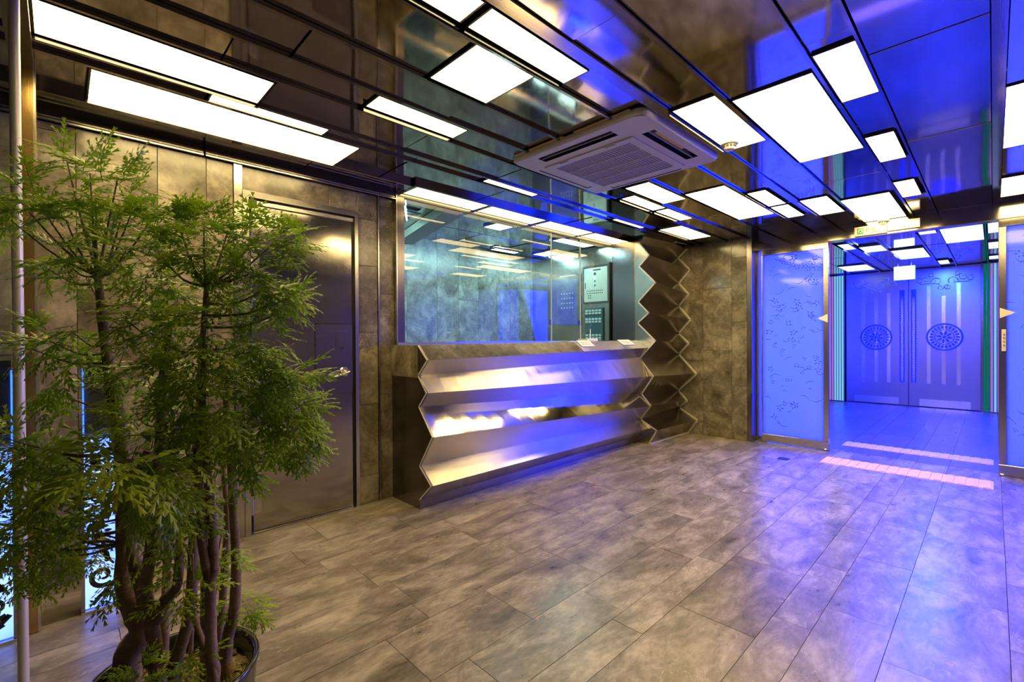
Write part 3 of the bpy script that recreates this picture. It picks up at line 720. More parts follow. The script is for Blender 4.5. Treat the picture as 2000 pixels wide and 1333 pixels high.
# end panel: dark steel below, stone clad ledge end above
poly = [(3.318, 0), (2.929, 0)] + list(reversed(PL[2:])) + [(2.941, .970), (3.318, .970)]
poly = [(3.318, 0), (2.929, 0)] + [p for p in reversed(PL[3:])] + [(2.936, .965), (3.318, .965)]
fix_normals(MB().prism(poly, 0, XL - .014, XL).build('end_panel', M['end_steel'], RC))
poly = [(3.318, .967), (2.9375, .967), PL[2], PL[1], PL[0], (3.318, 1.207)]
fix_normals(MB().prism([(3.318, .967), (2.938, .967), (2.941, 1.205), (3.318, 1.205)], 0, XL - .022, XL + .02).build('ledge_end', M['stone'], RC))
fix_normals(MB().prism([PL[2], PL[1], PL[0], (2.945, .985)], 0, XL - .014, XL).build('end_cheek', M['end_steel'], RC))
def edge_strip(mb, prof, x0, x1, wd, lift=.0):
    """bright edging that follows a zigzag profile in the YZ plane; inner border by offsetting along +Y"""
    for (a, b) in zip(prof, prof[1:]):
        d = Vector((b[0] - a[0], b[1] - a[1])); d.normalize(); n = Vector((-d.y, d.x))
        if n.x < 0: n = -n
        q = [(a[0] - lift, a[1]), (b[0] - lift, b[1]), (b[0] + n.x * wd, b[1] + n.y * wd), (a[0] + n.x * wd, a[1] + n.y * wd)]
        mb.prism(q, 0, x0, x1)
mb = MB(); edge_strip(mb, PL, XL - .018, XL - .0145, .007, .0015); fix_normals(mb.build('edge_trim', M['alu'], RC))
MB().box(XL, XM, 2.945, 3.285, 1.194, 1.2055).build('counter_top', M['facet'], RC)
MB().box(XL + .05, XM, 3.02, 3.28, .02, 1.19).build('core', M['concrete'], RC)

# ================================================================== ZIGZAG STEEL PANEL to the right of the booth window
ZX0, ZX1 = 4.98, 5.935
ZL = [(2.85, 2.50), (2.937, 2.387), (2.809, 2.223), (2.938, 2.105), (2.726, 1.895), (2.951, 1.683), (2.812, 1.545), (2.959, 1.430), (2.729, 1.218), (2.932, 1.006), (2.756, .804), (2.911, .584), (2.790, .455), (2.924, .281), (2.716, .178), (2.819, 0)]
ZR = [(2.806, 2.423), (2.935, 2.317), (2.773, 2.142), (2.925, 1.978), (2.790, 1.826), (2.926, 1.674), (2.764, 1.488), (2.932, 1.313), (2.788, 1.178), (2.928, 1.031), (2.687, .783), (2.935, .545), (2.814, .420), (2.931, .319), (2.678, .180), (2.804, 0)]
ZP = thing('zigzag_panel', 'tall zigzag of folded dark mirror steel sheets between booth window and marble corner', 'wall panel', (5.45, 3.0, 0))
for i in range(15):
    mb = MB(); sheet(mb, (ZX0, *ZL[i]), (ZX0, *ZL[i + 1]), (ZX1, *ZR[i]), (ZX1, *ZR[i + 1]), 12, .005)
    fix_normals(mb.build('steel_facet', M['dark_facet'], ZP))
mb = MB(); sheet(mb, (ZX0, 2.85, 2.50), (ZX0, 2.95, 2.52), (ZX1, 2.806, 2.423), (ZX1, 2.95, 2.52), 6); fix_normals(mb.build('steel_facet', M['dark_facet'], ZP))
cap = [(3.004, 0)] + [(2.819, 0)] + list(reversed(ZL[:-1]))[0:] + [(3.004, 2.50)]
fix_normals(MB().prism([(y, min(z, 2.43)) for y, z in cap], 0, ZX0 - .006, ZX0).build('end_cap', M['steel'], ZP))
MB().box(ZX0 - .006, ZX0, 3.008, 3.315, 1.207, 2.42).build('return_sheet', M['end_steel'], ZP)
MB().box(ZX0 - .010, ZX0 - .006, 3.003, 3.0085, 1.207, 2.42).build('joint_strip', M['gold'], ZP)
mb = MB(); edge_strip(mb, ZL[1:], ZX0 - .011, ZX0 - .0065, .013, .003); fix_normals(mb.build('edge_trim', M['alu'], ZP))
mb = MB(); edge_strip(mb, ZR, ZX1 - .005, ZX1 + .001, -.014, -.001); fix_normals(mb.build('edge_trim', M['alu'], ZP))
fix_normals(MB().prism([(4.98, 2.819), (5.93, 2.804), (5.93, 2.790), (4.98, 2.804)], 2, 0, .012).build('bottom_trim', M['alu'], ZP))

# ================================================================== BOOTH WINDOW
W1 = thing('window_1', 'wide reception booth window of clear glass panes over the steel counter', 'window', (3.4, 3.30, 1.2), kind=S)
WF = MB(); WF.box(1.920, 1.992, 3.290, 3.345, 1.207, 2.40); WF.build('jamb', M['end_steel'], W1)
MB().box(1.918, 1.926, 3.285, 3.345, 1.207, 2.40).build('jamb_strip', M['bright'], W1)
MB().box(1.92, 4.975, 3.275, 3.33, 1.207, 1.226).build('sill', M['bright'], W1)
MB().box(1.92, 4.975, 3.288, 3.33, 2.386, 2.40).build('head_frame', M['dark_frame'], W1)
for x0, x1, y, z0 in ((1.992, 3.797, 3.300, 1.226), (3.79, 4.303, 3.312, 1.402), (4.296, 4.974, 3.300, 1.226)):
    p_ = MB().box(x0, x1, y, y + .008, z0, 2.387).build('pane', M['glass'], W1)
    if z0 > 1.3:
        for xx in (x0 - .003, x1 - .018): MB().box(xx, xx + .022, y - .006, y + .014, z0 - .005, z0 + .055).build('clip', M['blue_clip'], p_)
MB().box(3.7895, 3.7975, 3.2985, 3.3095, 1.226, 2.387).build('pane_edge', M['panel_grey'], W1)
MB().box(4.2955, 4.3035, 3.2985, 3.3095, 1.226, 2.387).build('pane_edge', M['panel_grey'], W1)

def name_card(cx, label, wd=.215):
    """leans on the sloping top sheet of the counter"""
    q = (cx - XL) / (XR - XL); top_ = [PL[0][k] + (PR[0][k] - PL[0][k]) * q for k in (0, 1)]; bot = [PL[1][k] + (PR[1][k] - PL[1][k]) * q for k in (0, 1)]
    d = Vector((0, bot[0] - top_[0], bot[1] - top_[1])).normalized(); n = Vector((0, d.z, -d.y)); n = -n if n.z < 0 else n
    o0 = Vector((cx, top_[0], top_[1])) + n * .002 - d * .012
    T = thing('notice_card', label, 'card', tuple(o0), 'white cards on the counter edge')
    def slab(x0, x1, s0, s1, h0, h1, nm, m_):
        v = [o0 + Vector((x, 0, 0)) + d * s + n * h for h in (h0, h1) for x, s in ((x0, s0), (x1, s0), (x1, s1), (x0, s1))]
        return fix_normals(MB().add(v, [(3, 2, 1, 0), (4, 5, 6, 7), (0, 1, 5, 4), (1, 2, 6, 5), (2, 3, 7, 6), (3, 0, 4, 7)]).build(nm, M[m_], T))
    slab(-wd / 2, wd / 2, 0, .098, 0, .004, 'plate', 'paper')
    v_ = MB(); r2 = random.Random(int(cx * 100)); x = -wd * .36
    while x < wd * .34:
        for s in (.030, .058):
            l = r2.uniform(.012, .022)
            vv = [o0 + Vector((xx, 0, 0)) + d * ss + n * hh for hh in (.0041, .0048) for xx, ss in ((x, s), (x + l, s), (x + l * .9, s + .018), (x + .003, s + .014))]
            v_.add(vv, [(3, 2, 1, 0), (4, 5, 6, 7), (0, 1, 5, 4), (1, 2, 6, 5), (2, 3, 7, 6), (3, 0, 4, 7)])
        x += .026
    fix_normals(v_.build('red_marks', M['red_print'], T))
name_card(3.89, 'white card with red marks on the counter edge, beside the pay opening')
name_card(4.66, 'white card with red marks on the counter edge, beside the zigzag end', .24)
R_ = thing('router', 'small white box with an upright aerial on the counter ledge', 'router', (4.17, 3.10, 1.207))
MB().chamfer_box(4.07, 4.275, 3.04, 3.16, 1.207, 1.247, 1, .008).build('case', M['white_plastic'], R_)
ae = MB(); ae.cyl((4.235, 3.12, 1.245), (4.238, 3.12, 1.355), .0055, .0045, n=10); fix_normals(ae.build('aerial', M['white_plastic'], R_))
pn = MB(); pn.cyl((3.87, 3.13, 1.214), (4.05, 3.18, 1.214), .0055, n=10); tag(fix_normals(pn.build('pen', M['white_plastic'])), 'thin white pen lying on the sill under the raised pane', 'pen')

# ------------------------------------------------------------------ inside the booth
BB = thing('wall_booth', 'marble and steel walls of the lit booth behind the window', 'wall', kind=S)
MB().box(1.2, 5.2, 4.76, 4.85, 0, 2.5).build('backing', M['grout'], BB)
rb_ = random.Random(8); x = 1.25
while x < 5.0:
    wd = rb_.choice((.24, .33, .42)); x1 = min(x + wd, 5.02)
    if not (2.15 < x < 2.55 and False):
        z0 = 0; 
        for z1 in ((1.1, 2.45) if rb_.random() < .5 else (.7, 1.75, 2.45)):
            wall_tile(BB, ('y', 4.735), x, x1, z0, z1, mat='booth_stone'); z0 = z1
    x = x1
MB().box(5.02, 5.08, 3.35, 4.8, 0, 2.5).build('side_wall', M['steel'], BB)
MB().box(1.15, 1.25, 3.45, 4.8, 0, 2.5).build('side_wall', M['stone'], BB)
MB().box(1.2, 5.05, 3.46, 4.8, -.03, .0).build('booth_floor', M['stone'], BB)
cb = thing('ceiling_booth', 'dark mirror ceiling and steel beam inside the booth', 'ceiling', kind=S)
MB().box(1.15, 5.1, 3.35, 4.85, 2.53, 2.58).build('slab', M['concrete'], cb)
for i, x0 in enumerate((1.2, 1.96, 2.72, 3.48, 4.24)):
    for y0, y1 in ((3.36, 4.05), (4.06, 4.74)): cpanel(x0, x0 + .755, y0, y1, 2.445, parent=cb)
fix_normals(MB().prism([(2.42, 3.36), (2.62, 3.36), (2.98, 4.74), (2.78, 4.74)], 2, 2.36, 2.44).build('beam', M['panel_grey'], cb))
dk = thing('doorway', 'dark doorway at the left end of the booth', 'doorway', (2.35, 4.70, 0), kind=S)
MB().box(2.30, 2.68, 4.700, 4.733, 0, 1.92).build('dark_opening', M['concrete'], dk)
for (a, b, c, d) in ((2.27, 2.30, 0, 1.95), (2.68, 2.71, 0, 1.95), (2.30, 2.68, 1.92, 1.95)): MB().box(a, b, 4.695, 4.733, c, d).build('frame', M['end_steel'], dk)
for (x0, x1, y0, y1, lab) in ((3.21, 3.43, 3.52, 3.72, 'small cool white booth lamp nearest the booth window beam'), (4.26, 4.86, 3.52, 3.68, 'cool white booth lamp over the wall switchboard'), (4.75, 4.99, 4.18, 4.46, 'cool white booth lamp deep in the right rear corner'), (1.6, 2.1, 3.7, 3.9, 'cool white booth lamp behind the left window jamb'), (4.08, 4.5, 4.5, 4.6, 'thin cool booth lamp along the rear wall')):
    ceiling_light(x0, x1, y0, y1, lab, 'booth_light', 2.425, 2.445, .012, 'booth_lamp', 'cool lamps in the booth ceiling')
tb = thing('tube_lamp', 'thin fluorescent tube under the booth ceiling at the window left edge', 'tube lamp', (2.3, 3.75, 2.40))
q = MB(); q.cyl((2.16, 3.55, 2.405), (2.42, 3.95, 2.405), .008, n=10); fix_normals(q.build('tube', M['tube_light'], tb)); MB().box(2.15, 2.43, 3.72, 3.78, 2.417, 2.43).build('mount', M['panel_grey'], tb)

# switchboard, key boards and dotted key pad on the booth side wall (plane X = 5.02, facing -X)
SB = thing('switchboard', 'pale grey alarm panel with rows of dots on the booth side wall', 'control panel', (5.0, 3.58, 1.94))
MB().box(4.985, 5.02, 3.375, 3.785, 1.705, 2.195).build('case', M['end_steel'], SB)
fc = MB().chamfer_box(4.980, 4.986, 3.40, 3.765, 1.725, 2.165, 0, .002).build('face', M['panel_grey'], SB)
q = MB()
for i in range(9):
    for z in (1.862, 1.830): q.box(4.9785, 4.9805, 3.47 + i * .029, 3.486 + i * .029, z, z + .012)
for i in range(2):
    for z in (1.80, 1.77): q.box(4.9785, 4.9805, 3.65 + i * .03, 3.67 + i * .03, z, z + .012)
for z, r in ((2.085, .020), (1.99, .012), (1.935, .012)): q.cyl((4.9785, 3.59, z), (4.9805, 3.59, z), r, n=14)
q.box(4.9785, 4.9805, 3.50, 3.62, 2.125, 2.145); q.box(4.9785, 4.9805, 3.735, 3.748, 1.90, 1.98)
fix_normals(q.build('dial_print', M['dark_print'], fc))
q = MB(); q.cyl((4.978, 3.59, 2.035), (4.981, 3.59, 2.035), .022, n=16); fix_normals(q.build('dial', M['paper'], fc))
MB().box(4.97, 5.02, 3.355, 3.372, 1.2, 2.21).build('side_post', M['dark_frame'], SB)
KB = thing('key_board', 'dark key board with rows of keys below the alarm panel in the booth', 'key board', (5.0, 3.62, 1.4))
MB().box(4.995, 5.02, 3.485, 3.765, 1.18, 1.645).build('board', M['key_blue'], KB)
me = None
for zc in (1.61, 1.575, 1.50, 1.465, 1.29, 1.255, 1.22):
    for i in range(5):
        mb = MB(); mb.chamfer_box(-.009, 0, -.019, .019, -.013, .013, 0, .003)
        if me is None: me = mb.mesh('key', M['key_cap'])
        o = bpy.data.objects.new('key', me); COL.objects.link(o); o.parent = KB; o.location = (4.995 - 5.0, 3.525 + i * .052 - 3.62, zc - 1.4)
DP = thing('dot_panel', 'flat steel panel with four rows of small buttons on the booth side wall', 'control panel', (5.0, 4.06, 1.8))
MB().chamfer_box(5.00, 5.02, 3.845, 4.26, 1.43, 2.11, 0, .003).build('plate', M['facet'], DP)
for zc in (1.865, 1.80, 1.735, 1.67):
    for i in range(5):
        mb = MB(); mb.cyl((4.996, 3.975 + i * .047, zc), (5.0, 3.975 + i * .047, zc), .009, n=10); fix_normals(mb.build('button', M['panel_grey'], DP))

# ================================================================== RIGHT MARBLE WALL and DOOR WALL
WR = thing('wall_right', 'marble wall section between the zigzag sheets and the frosted sliding door', 'wall', kind=S)
MB().box(5.965, 6.10, 2.06, 3.4, 0, 2.5).build('backing', M['grout'], WR)
for y0, y1, zs in ((2.962, 3.32, (0, .6, 1.3, 2.0, 2.47)), (2.60, 2.962, (0, .18, .961, 1.74, 2.47)), (2.242, 2.60, (0, .31, 1.09, 1.87, 2.47)), (2.066, 2.242, (0, .663, 1.443, 2.225, 2.47))):
    for a, b in zip(zs, zs[1:]): wall_tile(WR, ('x', 5.94), y0, y1, a, b)
tag(MB().box(5.938, 6.12, 2.008, 2.064, 0, 2.47).build('trim_5', M['end_steel']), 'steel jamb at the marble wall beside the left frosted door', 'trim', kind=S)
WD = thing('wall_door', 'wall beside and above the sliding doors at the right', 'wall', kind=S)
MB().box(6.10, 6.22, 1.98, 3.2, 0, 2.5).build('backing', M['stone'], WD)
MB().box(6.04, 6.22, -2.1, -1.30, 0, 2.5).build('backing', M['stone'], WD)
HD = thing('trim_6', 'brown steel header beam above the glass sliding doors', 'header', kind=S)
MB().box(6.055, 6.20, -1.30, 2.008, 2.298, 2.50).build('header', M['rail'], HD)
MB().box(6.045, 6.055, -1.30, 2.008, 2.292, 2.300).build('drip_edge', M['dark_frame'], HD)
W2 = thing('window_2', 'narrow frosted glass sidelight left of the frosted sliding door', 'window', (6.1, 1.96, 0), kind=S)
MB().box(6.095, 6.107, 1.90, 2.008, .05, 2.298).build('pane', M['frost'], W2)
MB().box(6.09, 6.115, 1.90, 2.008, 0, .05).build('sill', M['steel'], W2)

def flowers(mb, y0, y1, z0, z1, xf, n, seed):
    r = random.Random(seed)
    def pt(cy, cz, u, v, a): return (xf, cy + u * math.cos(a) - v * math.sin(a), cz + u * math.sin(a) + v * math.cos(a))
    for _ in range(n):
        cy, cz = r.uniform(y0, y1), r.uniform(z0, z1); sz = r.uniform(.022, .055); a0 = r.uniform(0, 6.28)
        kind_ = r.random()
        if kind_ < .55:
            for k in range(5):
                a = a0 + k * 2 * PI / 5 + r.uniform(-.2, .2); l = sz * r.uniform(.6, 1); w_ = l * .16
                p = [pt(cy, cz, u, v, a) for u, v in ((l * .25, 0), (l * .6, w_), (l, 0), (l * .6, -w_))]
                mb.add(p + [(x + .0008, y, z) for x, y, z in p], [(0, 1, 2, 3), (7, 6, 5, 4)])
        else:
            a = r.choice((1, -1)) * r.uniform(.1, .5) + (PI if r.random() < .5 else 0); l = sz * r.uniform(1.6, 3.2); m = 6
            up = [pt(cy, cz, l * i / m, .25 * l * math.sin(PI * i / m) , a) for i in range(m + 1)]; lo = [pt(cy, cz, l * i / m, .25 * l * math.sin(PI * i / m) - .0025 - .004 * math.sin(PI * i / m), a) for i in range(m + 1)]
            mb.add(up + lo, [(i, i + 1, m + 2 + i, m + 1 + i) for i in range(m)])
def sliding_door(name, y0, y1, stile, label, tri, seed):
    """y0 < y1; stile: 'lo' when the closing edge is at y0"""
    T = thing(name, label, 'sliding door', (6.06, (y0 + y1) / 2, 0), kind=S)
    xa, xb = 6.040, 6.072
    MB().chamfer_box(xa - .004, xb + .004, y0, y1, .006, .100, 0, .003).build('bottom_rail', M['steel'], T)
    MB().chamfer_box(xa - .004, xb + .004, y0, y1, 2.225, 2.292, 0, .003).build('top_rail', M['rail'], T)
    sy = (y0, y0 + .050) if stile == 'lo' else (y1 - .050, y1)
    MB().chamfer_box(xa - .002, xb + .002, sy[0], sy[1], .100, 2.225, 0, .003).build('stile', M['steel'], T)
    oe = (y1 - .012, y1) if stile == 'lo' else (y0, y0 + .012)
    MB().box(xa, xb, oe[0], oe[1], .100, 2.225).build('stile', M['steel'], T)
    ga, gb = (sy[1], oe[0]) if stile == 'lo' else (oe[1], sy[0])
    gp = MB().box(6.050, 6.060, ga, gb, .100, 2.225).build('pane', M['frost'], T)
    fl = MB(); flowers(fl, ga + .03, gb - .05, .25, 2.05, 6.0488, int(150 * (gb - ga)), seed); flowers(fl, ga + .03, gb - .1, 2.05, 2.20, 6.0488, int(40 * (gb - ga)), seed + 1)
    o = fl.build('etched_flowers', M['etch'], gp); o['kind'] = 'stuff'
    c = sy[1] if stile == 'lo' else sy[0]; sg = 1 if stile == 'lo' else -1
    tp = [(c - sg * .042, 1.503), (c - sg * .042, 1.410), (c + sg * .055, 1.457)]
    fix_normals(MB().prism(tp, 0, xa - .0048, xa - .0022).build('triangle_sticker', M['cream'], T))
    rl = MB(); rl.cyl((6.03, sy[0] + .02, .012), (6.03, sy[1] - .01, .012), .010, n=10); fix_normals(rl.build('roller_guide', M['bright'], T))
    return T
sliding_door('door_2', 1.255, 1.935, 'lo', 'left frosted blue glass sliding door with etched flowers, next to the marble wall', 1, 21)
RD = sliding_door('door_3', -1.28, -.031, 'hi', 'right frosted blue glass sliding door with etched flowers, cut by the picture edge', 1, 31)
hb = MB().chamfer_box(6.026, 6.038, -.079, -.050, 1.115, 1.310, 0, .003).build('switch_plate', M['cream'], RD)
MB().box(6.0375, 6.0395, -.083, -.046, 1.108, 1.317).build('plate_border', M['black'], hb)
q = MB()
for k in range(4):
    z = 1.262 - k * .032
    q.box(6.0250, 6.0262, -.072, -.057, z, z + .004); q.box(6.0250, 6.0262, -.066, -.063, z - .010, z + .012); q.box(6.0250, 6.0262, -.072, -.069, z - .010, z - .002)
q.build('plate_lettering', M['dark_print'], hb)

# exit sign strip and emergency lamp on the header
ES = thing('exit_sign', 'cream sign with green running figure on the header above the doors', 'sign', (6.03, .88, 2.36))
MB().chamfer_box(6.026, 6.054, .752, 1.022, 2.306, 2.402, 0, .003).build('plate', M['cream'], ES)
q = MB()     # green square with the pale running figure, then two characters
xf0, xf1 = 6.0245, 6.0262
q.box(xf0, xf1, .945, .995, 2.325, 2.335); q.box(xf0, xf1, .945, .995, 2.378, 2.386); q.box(xf0, xf1, .988, .995, 2.325, 2.386); q.box(xf0, xf1, .945, .950, 2.325, 2.386)
q.box(xf0, xf1, .965, .975, 2.364, 2.374); q.box(xf0, xf1, .960, .978, 2.346, 2.362); q.box(xf0, xf1, .954, .962, 2.335, 2.346); q.box(xf0, xf1, .974, .984, 2.335, 2.346)
q.build('pictogram', M['green_print'], ES)
q = MB()
for y in (.895, .845):
    q.box(xf0, xf1, y, y + .030, 2.375, 2.379); q.box(xf0, xf1, y, y + .030, 2.358, 2.362); q.box(xf0, xf1, y + .004, y + .009, 2.350, 2.383); q.box(xf0, xf1, y + .020, y + .025, 2.350, 2.383); q.box(xf0, xf1, y, y + .030, 2.346, 2.350)
q.build('green_lettering', M['green_print'], ES)
q = MB()
for k in range(6): q.box(xf0, xf1, .875 - k * .014, .883 - k * .014, 2.326, 2.336)
q.build('red_lettering', M['red_print'], ES)
EL = thing('emergency_lamp', 'short glowing lamp box on the header right of the exit sign', 'lamp', (6.03, .62, 2.36))
MB().box(6.024, 6.054, .498, .748, 2.320, 2.408).build('case', M['cream'], EL)
MB().chamfer_box(6.012, 6.024, .506, .740, 2.338, 2.384, 0, .004).build('lens', M['sign_glow'], EL)

# ================================================================== CORRIDOR
WC = thing('wall_corridor', 'steel clad side walls of the blue lit corridor', 'wall', kind=S)
MB().box(6.25, 11.3, 2.62, 2.7, 0, 2.5).build('side_wall', M['steel'], WC)
MB().box(6.25, 11.3, -1.1, -1.02, 0, 2.5).build('side_wall', M['steel'], WC)
MB().box(11.02, 11.12, -1.1, 2.7, 0, 2.6).build('rear_wall', M['end_steel'], WC)
CC = thing('ceiling_corridor', 'dark mirror steel ceiling panels of the blue corridor', 'ceiling', kind=S)
MB().box(6.22, 11.2, -1.1, 2.7, 2.53, 2.6).build('slab', M['concrete'], CC)
CB = [(1.86 + .02, 2.6, [], [7.4, 9.0]), (1.445, 1.87, [(9.57, 10.4, 1.46, 1.855)], [7.2, 8.6]), (1.285, 1.43, [(7.28, 7.80, 1.30, 1.415)], [8.9, 10.2]), (1.01, 1.27, [(7.69, 8.25, 1.02, 1.255)], [6.9, 9.4]),
      (.64, 1.0, [(8.35, 9.40, .66, .995)], [7.5]), (.44, .625, [(7.0, 7.28, .456, .60), (9.97, 10.5, .495, .615)], [8.3]), (.07, .425, [(7.06, 8.22, .08, .42)], [9.5]), (-.34, .055, [(7.05, 7.76, -.30, .042), (8.53, 9.16, -.30, .045), (9.98, 10.39, -.30, .045)], []), (-1.0, -.36, [], [7.5, 9])]
CLAB = {(9.57, 1.46): 'farthest left light panel in the corridor ceiling, near the double doors', (7.28, 1.30): 'small corridor light panel just inside the left door opening', (7.69, 1.02): 'second corridor light panel from the left door edge',
        (8.35, .66): 'large corridor light panel above the hanging glowing sign', (7.0, .456): 'little corridor light panel just beyond the header lamp', (9.97, .495): 'small corridor light panel right of the hanging glowing sign', (7.06, .08): 'widest brightest corridor light panel close to the header',
        (7.05, -.30): 'corridor light panel half hidden by the right sliding door, nearest', (8.53, -.30): 'corridor light panel half hidden by the right sliding door, middle', (9.98, -.30): 'corridor light panel half hidden by the right sliding door, farthest'}
for y0, y1, lights, seams in CB:
    blocks = [(a - .012, b + .012) for a, b, _, _ in lights]; cuts = sorted(set([6.23, 11.0] + seams + [v for bl in blocks for v in bl]))
    for a, b in zip(cuts, cuts[1:]):
        if not any(p - 1e-6 <= (a + b) / 2 <= q_ + 1e-6 for p, q_ in blocks): cpanel(a, b, y0, y1, 2.465, parent=CC)
    for a, b, c, d in lights: ceiling_light(a, b, c, d, CLAB[(a, c)], 'corr_light', name='corridor_light', group='light panels in the corridor ceiling')
for y in (1.44, 1.278, 1.005, .632, .432, .062): MB().box(6.23, 11.0, y - .006, y + .006, 2.436, 2.52).build('rail', M['rail'], CC)

# double steel doors at the end
def ring(mb, cy, cz, r0, r1, x0, x1, n=40):
    V = []
    for x in (x0, x1):
        for r in (r0, r1):
            for i in range(n): th = 2 * PI * i / n; V.append((x, cy + r * math.cos(th), cz + r * math.sin(th)))
    F = []
    for i in range(n):
        j = (i + 1) % n; F += [(i, j, n + j, n + i), (2 * n + i, 3 * n + i, 3 * n + j, 2 * n + j), (n + i, n + j, 3 * n + j, 3 * n + i), (i, 2 * n + i, 2 * n + j, j)]
    mb.add(V, F)
DX = 10.95
D4 = thing('door_4', 'blue lit steel double doors with round medallions at the corridor end', 'double door', (DX, 1.06, 0), kind=S)
MB().box(DX - .01, DX + .07, -.02, .128, 0, 2.462).build('frame', M['dark_frame'], D4)
MB().box(DX - .01, DX + .07, 1.992, 2.03, 0, 2.462).build('frame', M['dark_frame'], D4)
def leaf_door(y0, y1, slots, cm, chain, kick):
    L = MB().chamfer_box(DX, DX + .05, y0, y1, .012, 2.452, 0, .004).build('door_leaf', M['corr_steel'], D4)
    for ys, za, zb in slots: MB().chamfer_box(DX - .003, DX + .001, ys - .026, ys + .026, za, zb, 0, .001).build('mirror_slot', M['bright'], L)
    md = MB(); ring(md, cm, 1.24, .212, .238, DX - .014, DX + .001); ring(md, cm, 1.24, .118, .130, DX - .011, DX + .001)
    for i in range(22):
        a = 2 * PI * i / 22; c1 = (cm + .170 * math.cos(a), 1.24 + .170 * math.sin(a)); pts = []
        for k in range(6):
            th = 2 * PI * k / 6; u, v = .032 * math.cos(th), .017 * math.sin(th); pts.append((c1[0] + u * math.cos(a) - v * math.sin(a), c1[1] + u * math.sin(a) + v * math.cos(a)))
        md.prism(pts, 0, DX - .010, DX + .001)
    for i in range(8):
        a = 2 * PI * i / 8 + .2; c1 = (cm + .070 * math.cos(a), 1.24 + .070 * math.sin(a)); pts = []
        for k in range(8):
            th = 2 * PI * k / 8; u, v = .040 * math.cos(th), .018 * math.sin(th); pts.append((c1[0] + u * math.cos(a) - v * math.sin(a), c1[1] + u * math.sin(a) + v * math.cos(a)))
        md.prism(pts, 0, DX - .010, DX + .001)
    md.cyl((DX - .012, cm, 1.24), (DX, cm, 1.24), .026, n=14)
    fix_normals(md.build('medallion', M['blue_lit_steel'], L))
    MB().box(DX - .004, DX + .001, chain - .036, chain + .036, .425, 2.09).build('pull_strip', M['blue_lit_steel'], L)
    cb_ = MB()
    for k in range(40): ring(cb_, chain, .45 + k * .041, .010, .018, DX - .009, DX - .003, 10)
    o = fix_normals(cb_.build('chain_inlay', M['facet'], L)); o['kind'] = 'stuff'
    MB().box(DX - .003, DX + .001, kick[0], kick[1], .02, .145).build('kick_plate', M['bright'], L)
    so = MB(); ym = (kick[0] + kick[1]) / 2
    for sg in (1, -1):
        for cx, cz, r, tn, a0 in ((.10, 2.20, .075, 1.2, 0), (.24, 2.26, .060, 1.3, 2.0), (.16, 2.33, .045, 1.1, 4.0), (.33, 2.23, .050, 1.3, 1.0), (.05, 2.10, .045, 1.2, 3.0)):
            pts = [(DX - .004, ym + sg * y_, z_) for y_, z_ in scroll(cx, cz, r, tn, 16, 1, a0)]; so.tube(pts, .009, .005, 6)
        so.tube([(DX - .004, ym + sg * y_, z_) for y_, z_ in ((0, 2.12), (.08, 2.16), (.18, 2.18), (.30, 2.17), (.38, 2.25))], .008, .005, 6)
    o = fix_normals(so.build('scroll_ornament', M['facet'], L)); o['kind'] = 'stuff'
leaf_door(1.066, 1.990, ((1.717, .39, 2.17), (1.526, .41, 2.0), (1.342, .41, 2.05)), 1.527, 1.151, (1.20, 1.86))
leaf_door(.132, 1.060, ((.790, .42, 2.14), (.598, .42, 1.95), (.410, .42, 2.16)), .589, .992, (.265, .915))
def led_cluster(yc, cols, label):
    T = thing('led_column', label, 'light', (10.86, yc, 0), 'upright LED tubes beside the double doors')
    for k, m_ in enumerate(cols):
        y = yc + (k - (len(cols) - 1) / 2) * .040
        q = MB(); q.cyl((10.86, y, .02), (10.86, y, 2.43), .014, n=10); fix_normals(q.build('tube', M[m_], T))
    MB().box(10.885, 10.90, yc - .13, yc + .13, 0, 2.45).build('back_plate', M['end_steel'], T)
led_cluster(2.13, ('led_cyan', 'led_cyan', 'led_cyan', 'led_cyan', 'led_violet', 'led_violet'), 'cluster of cyan and violet LED tubes left of the double doors')
led_cluster(.02, ('led_violet', 'led_cyan', 'led_violet', 'led_green', 'led_green'), 'cluster of green and violet LED tubes right of the double doors')
HS = thing('hanging_sign', 'glowing white green box sign hanging from the corridor ceiling before the double doors', 'sign', (9.6, .98, 2.25))
MB().box(9.57, 9.63, .85, 1.11, 2.145, 2.365).build('case', M['white_plastic'], HS)
MB().box(9.563, 9.57, .858, 1.102, 2.153, 2.357).build('lit_face', M['exit_glow'], HS)
q = MB()
for y in (.90, 1.06): q.cyl((9.6, y, 2.36), (9.6, y, 2.465), .006, n=8)
fix_normals(q.build('hanger', M['steel'], HS))

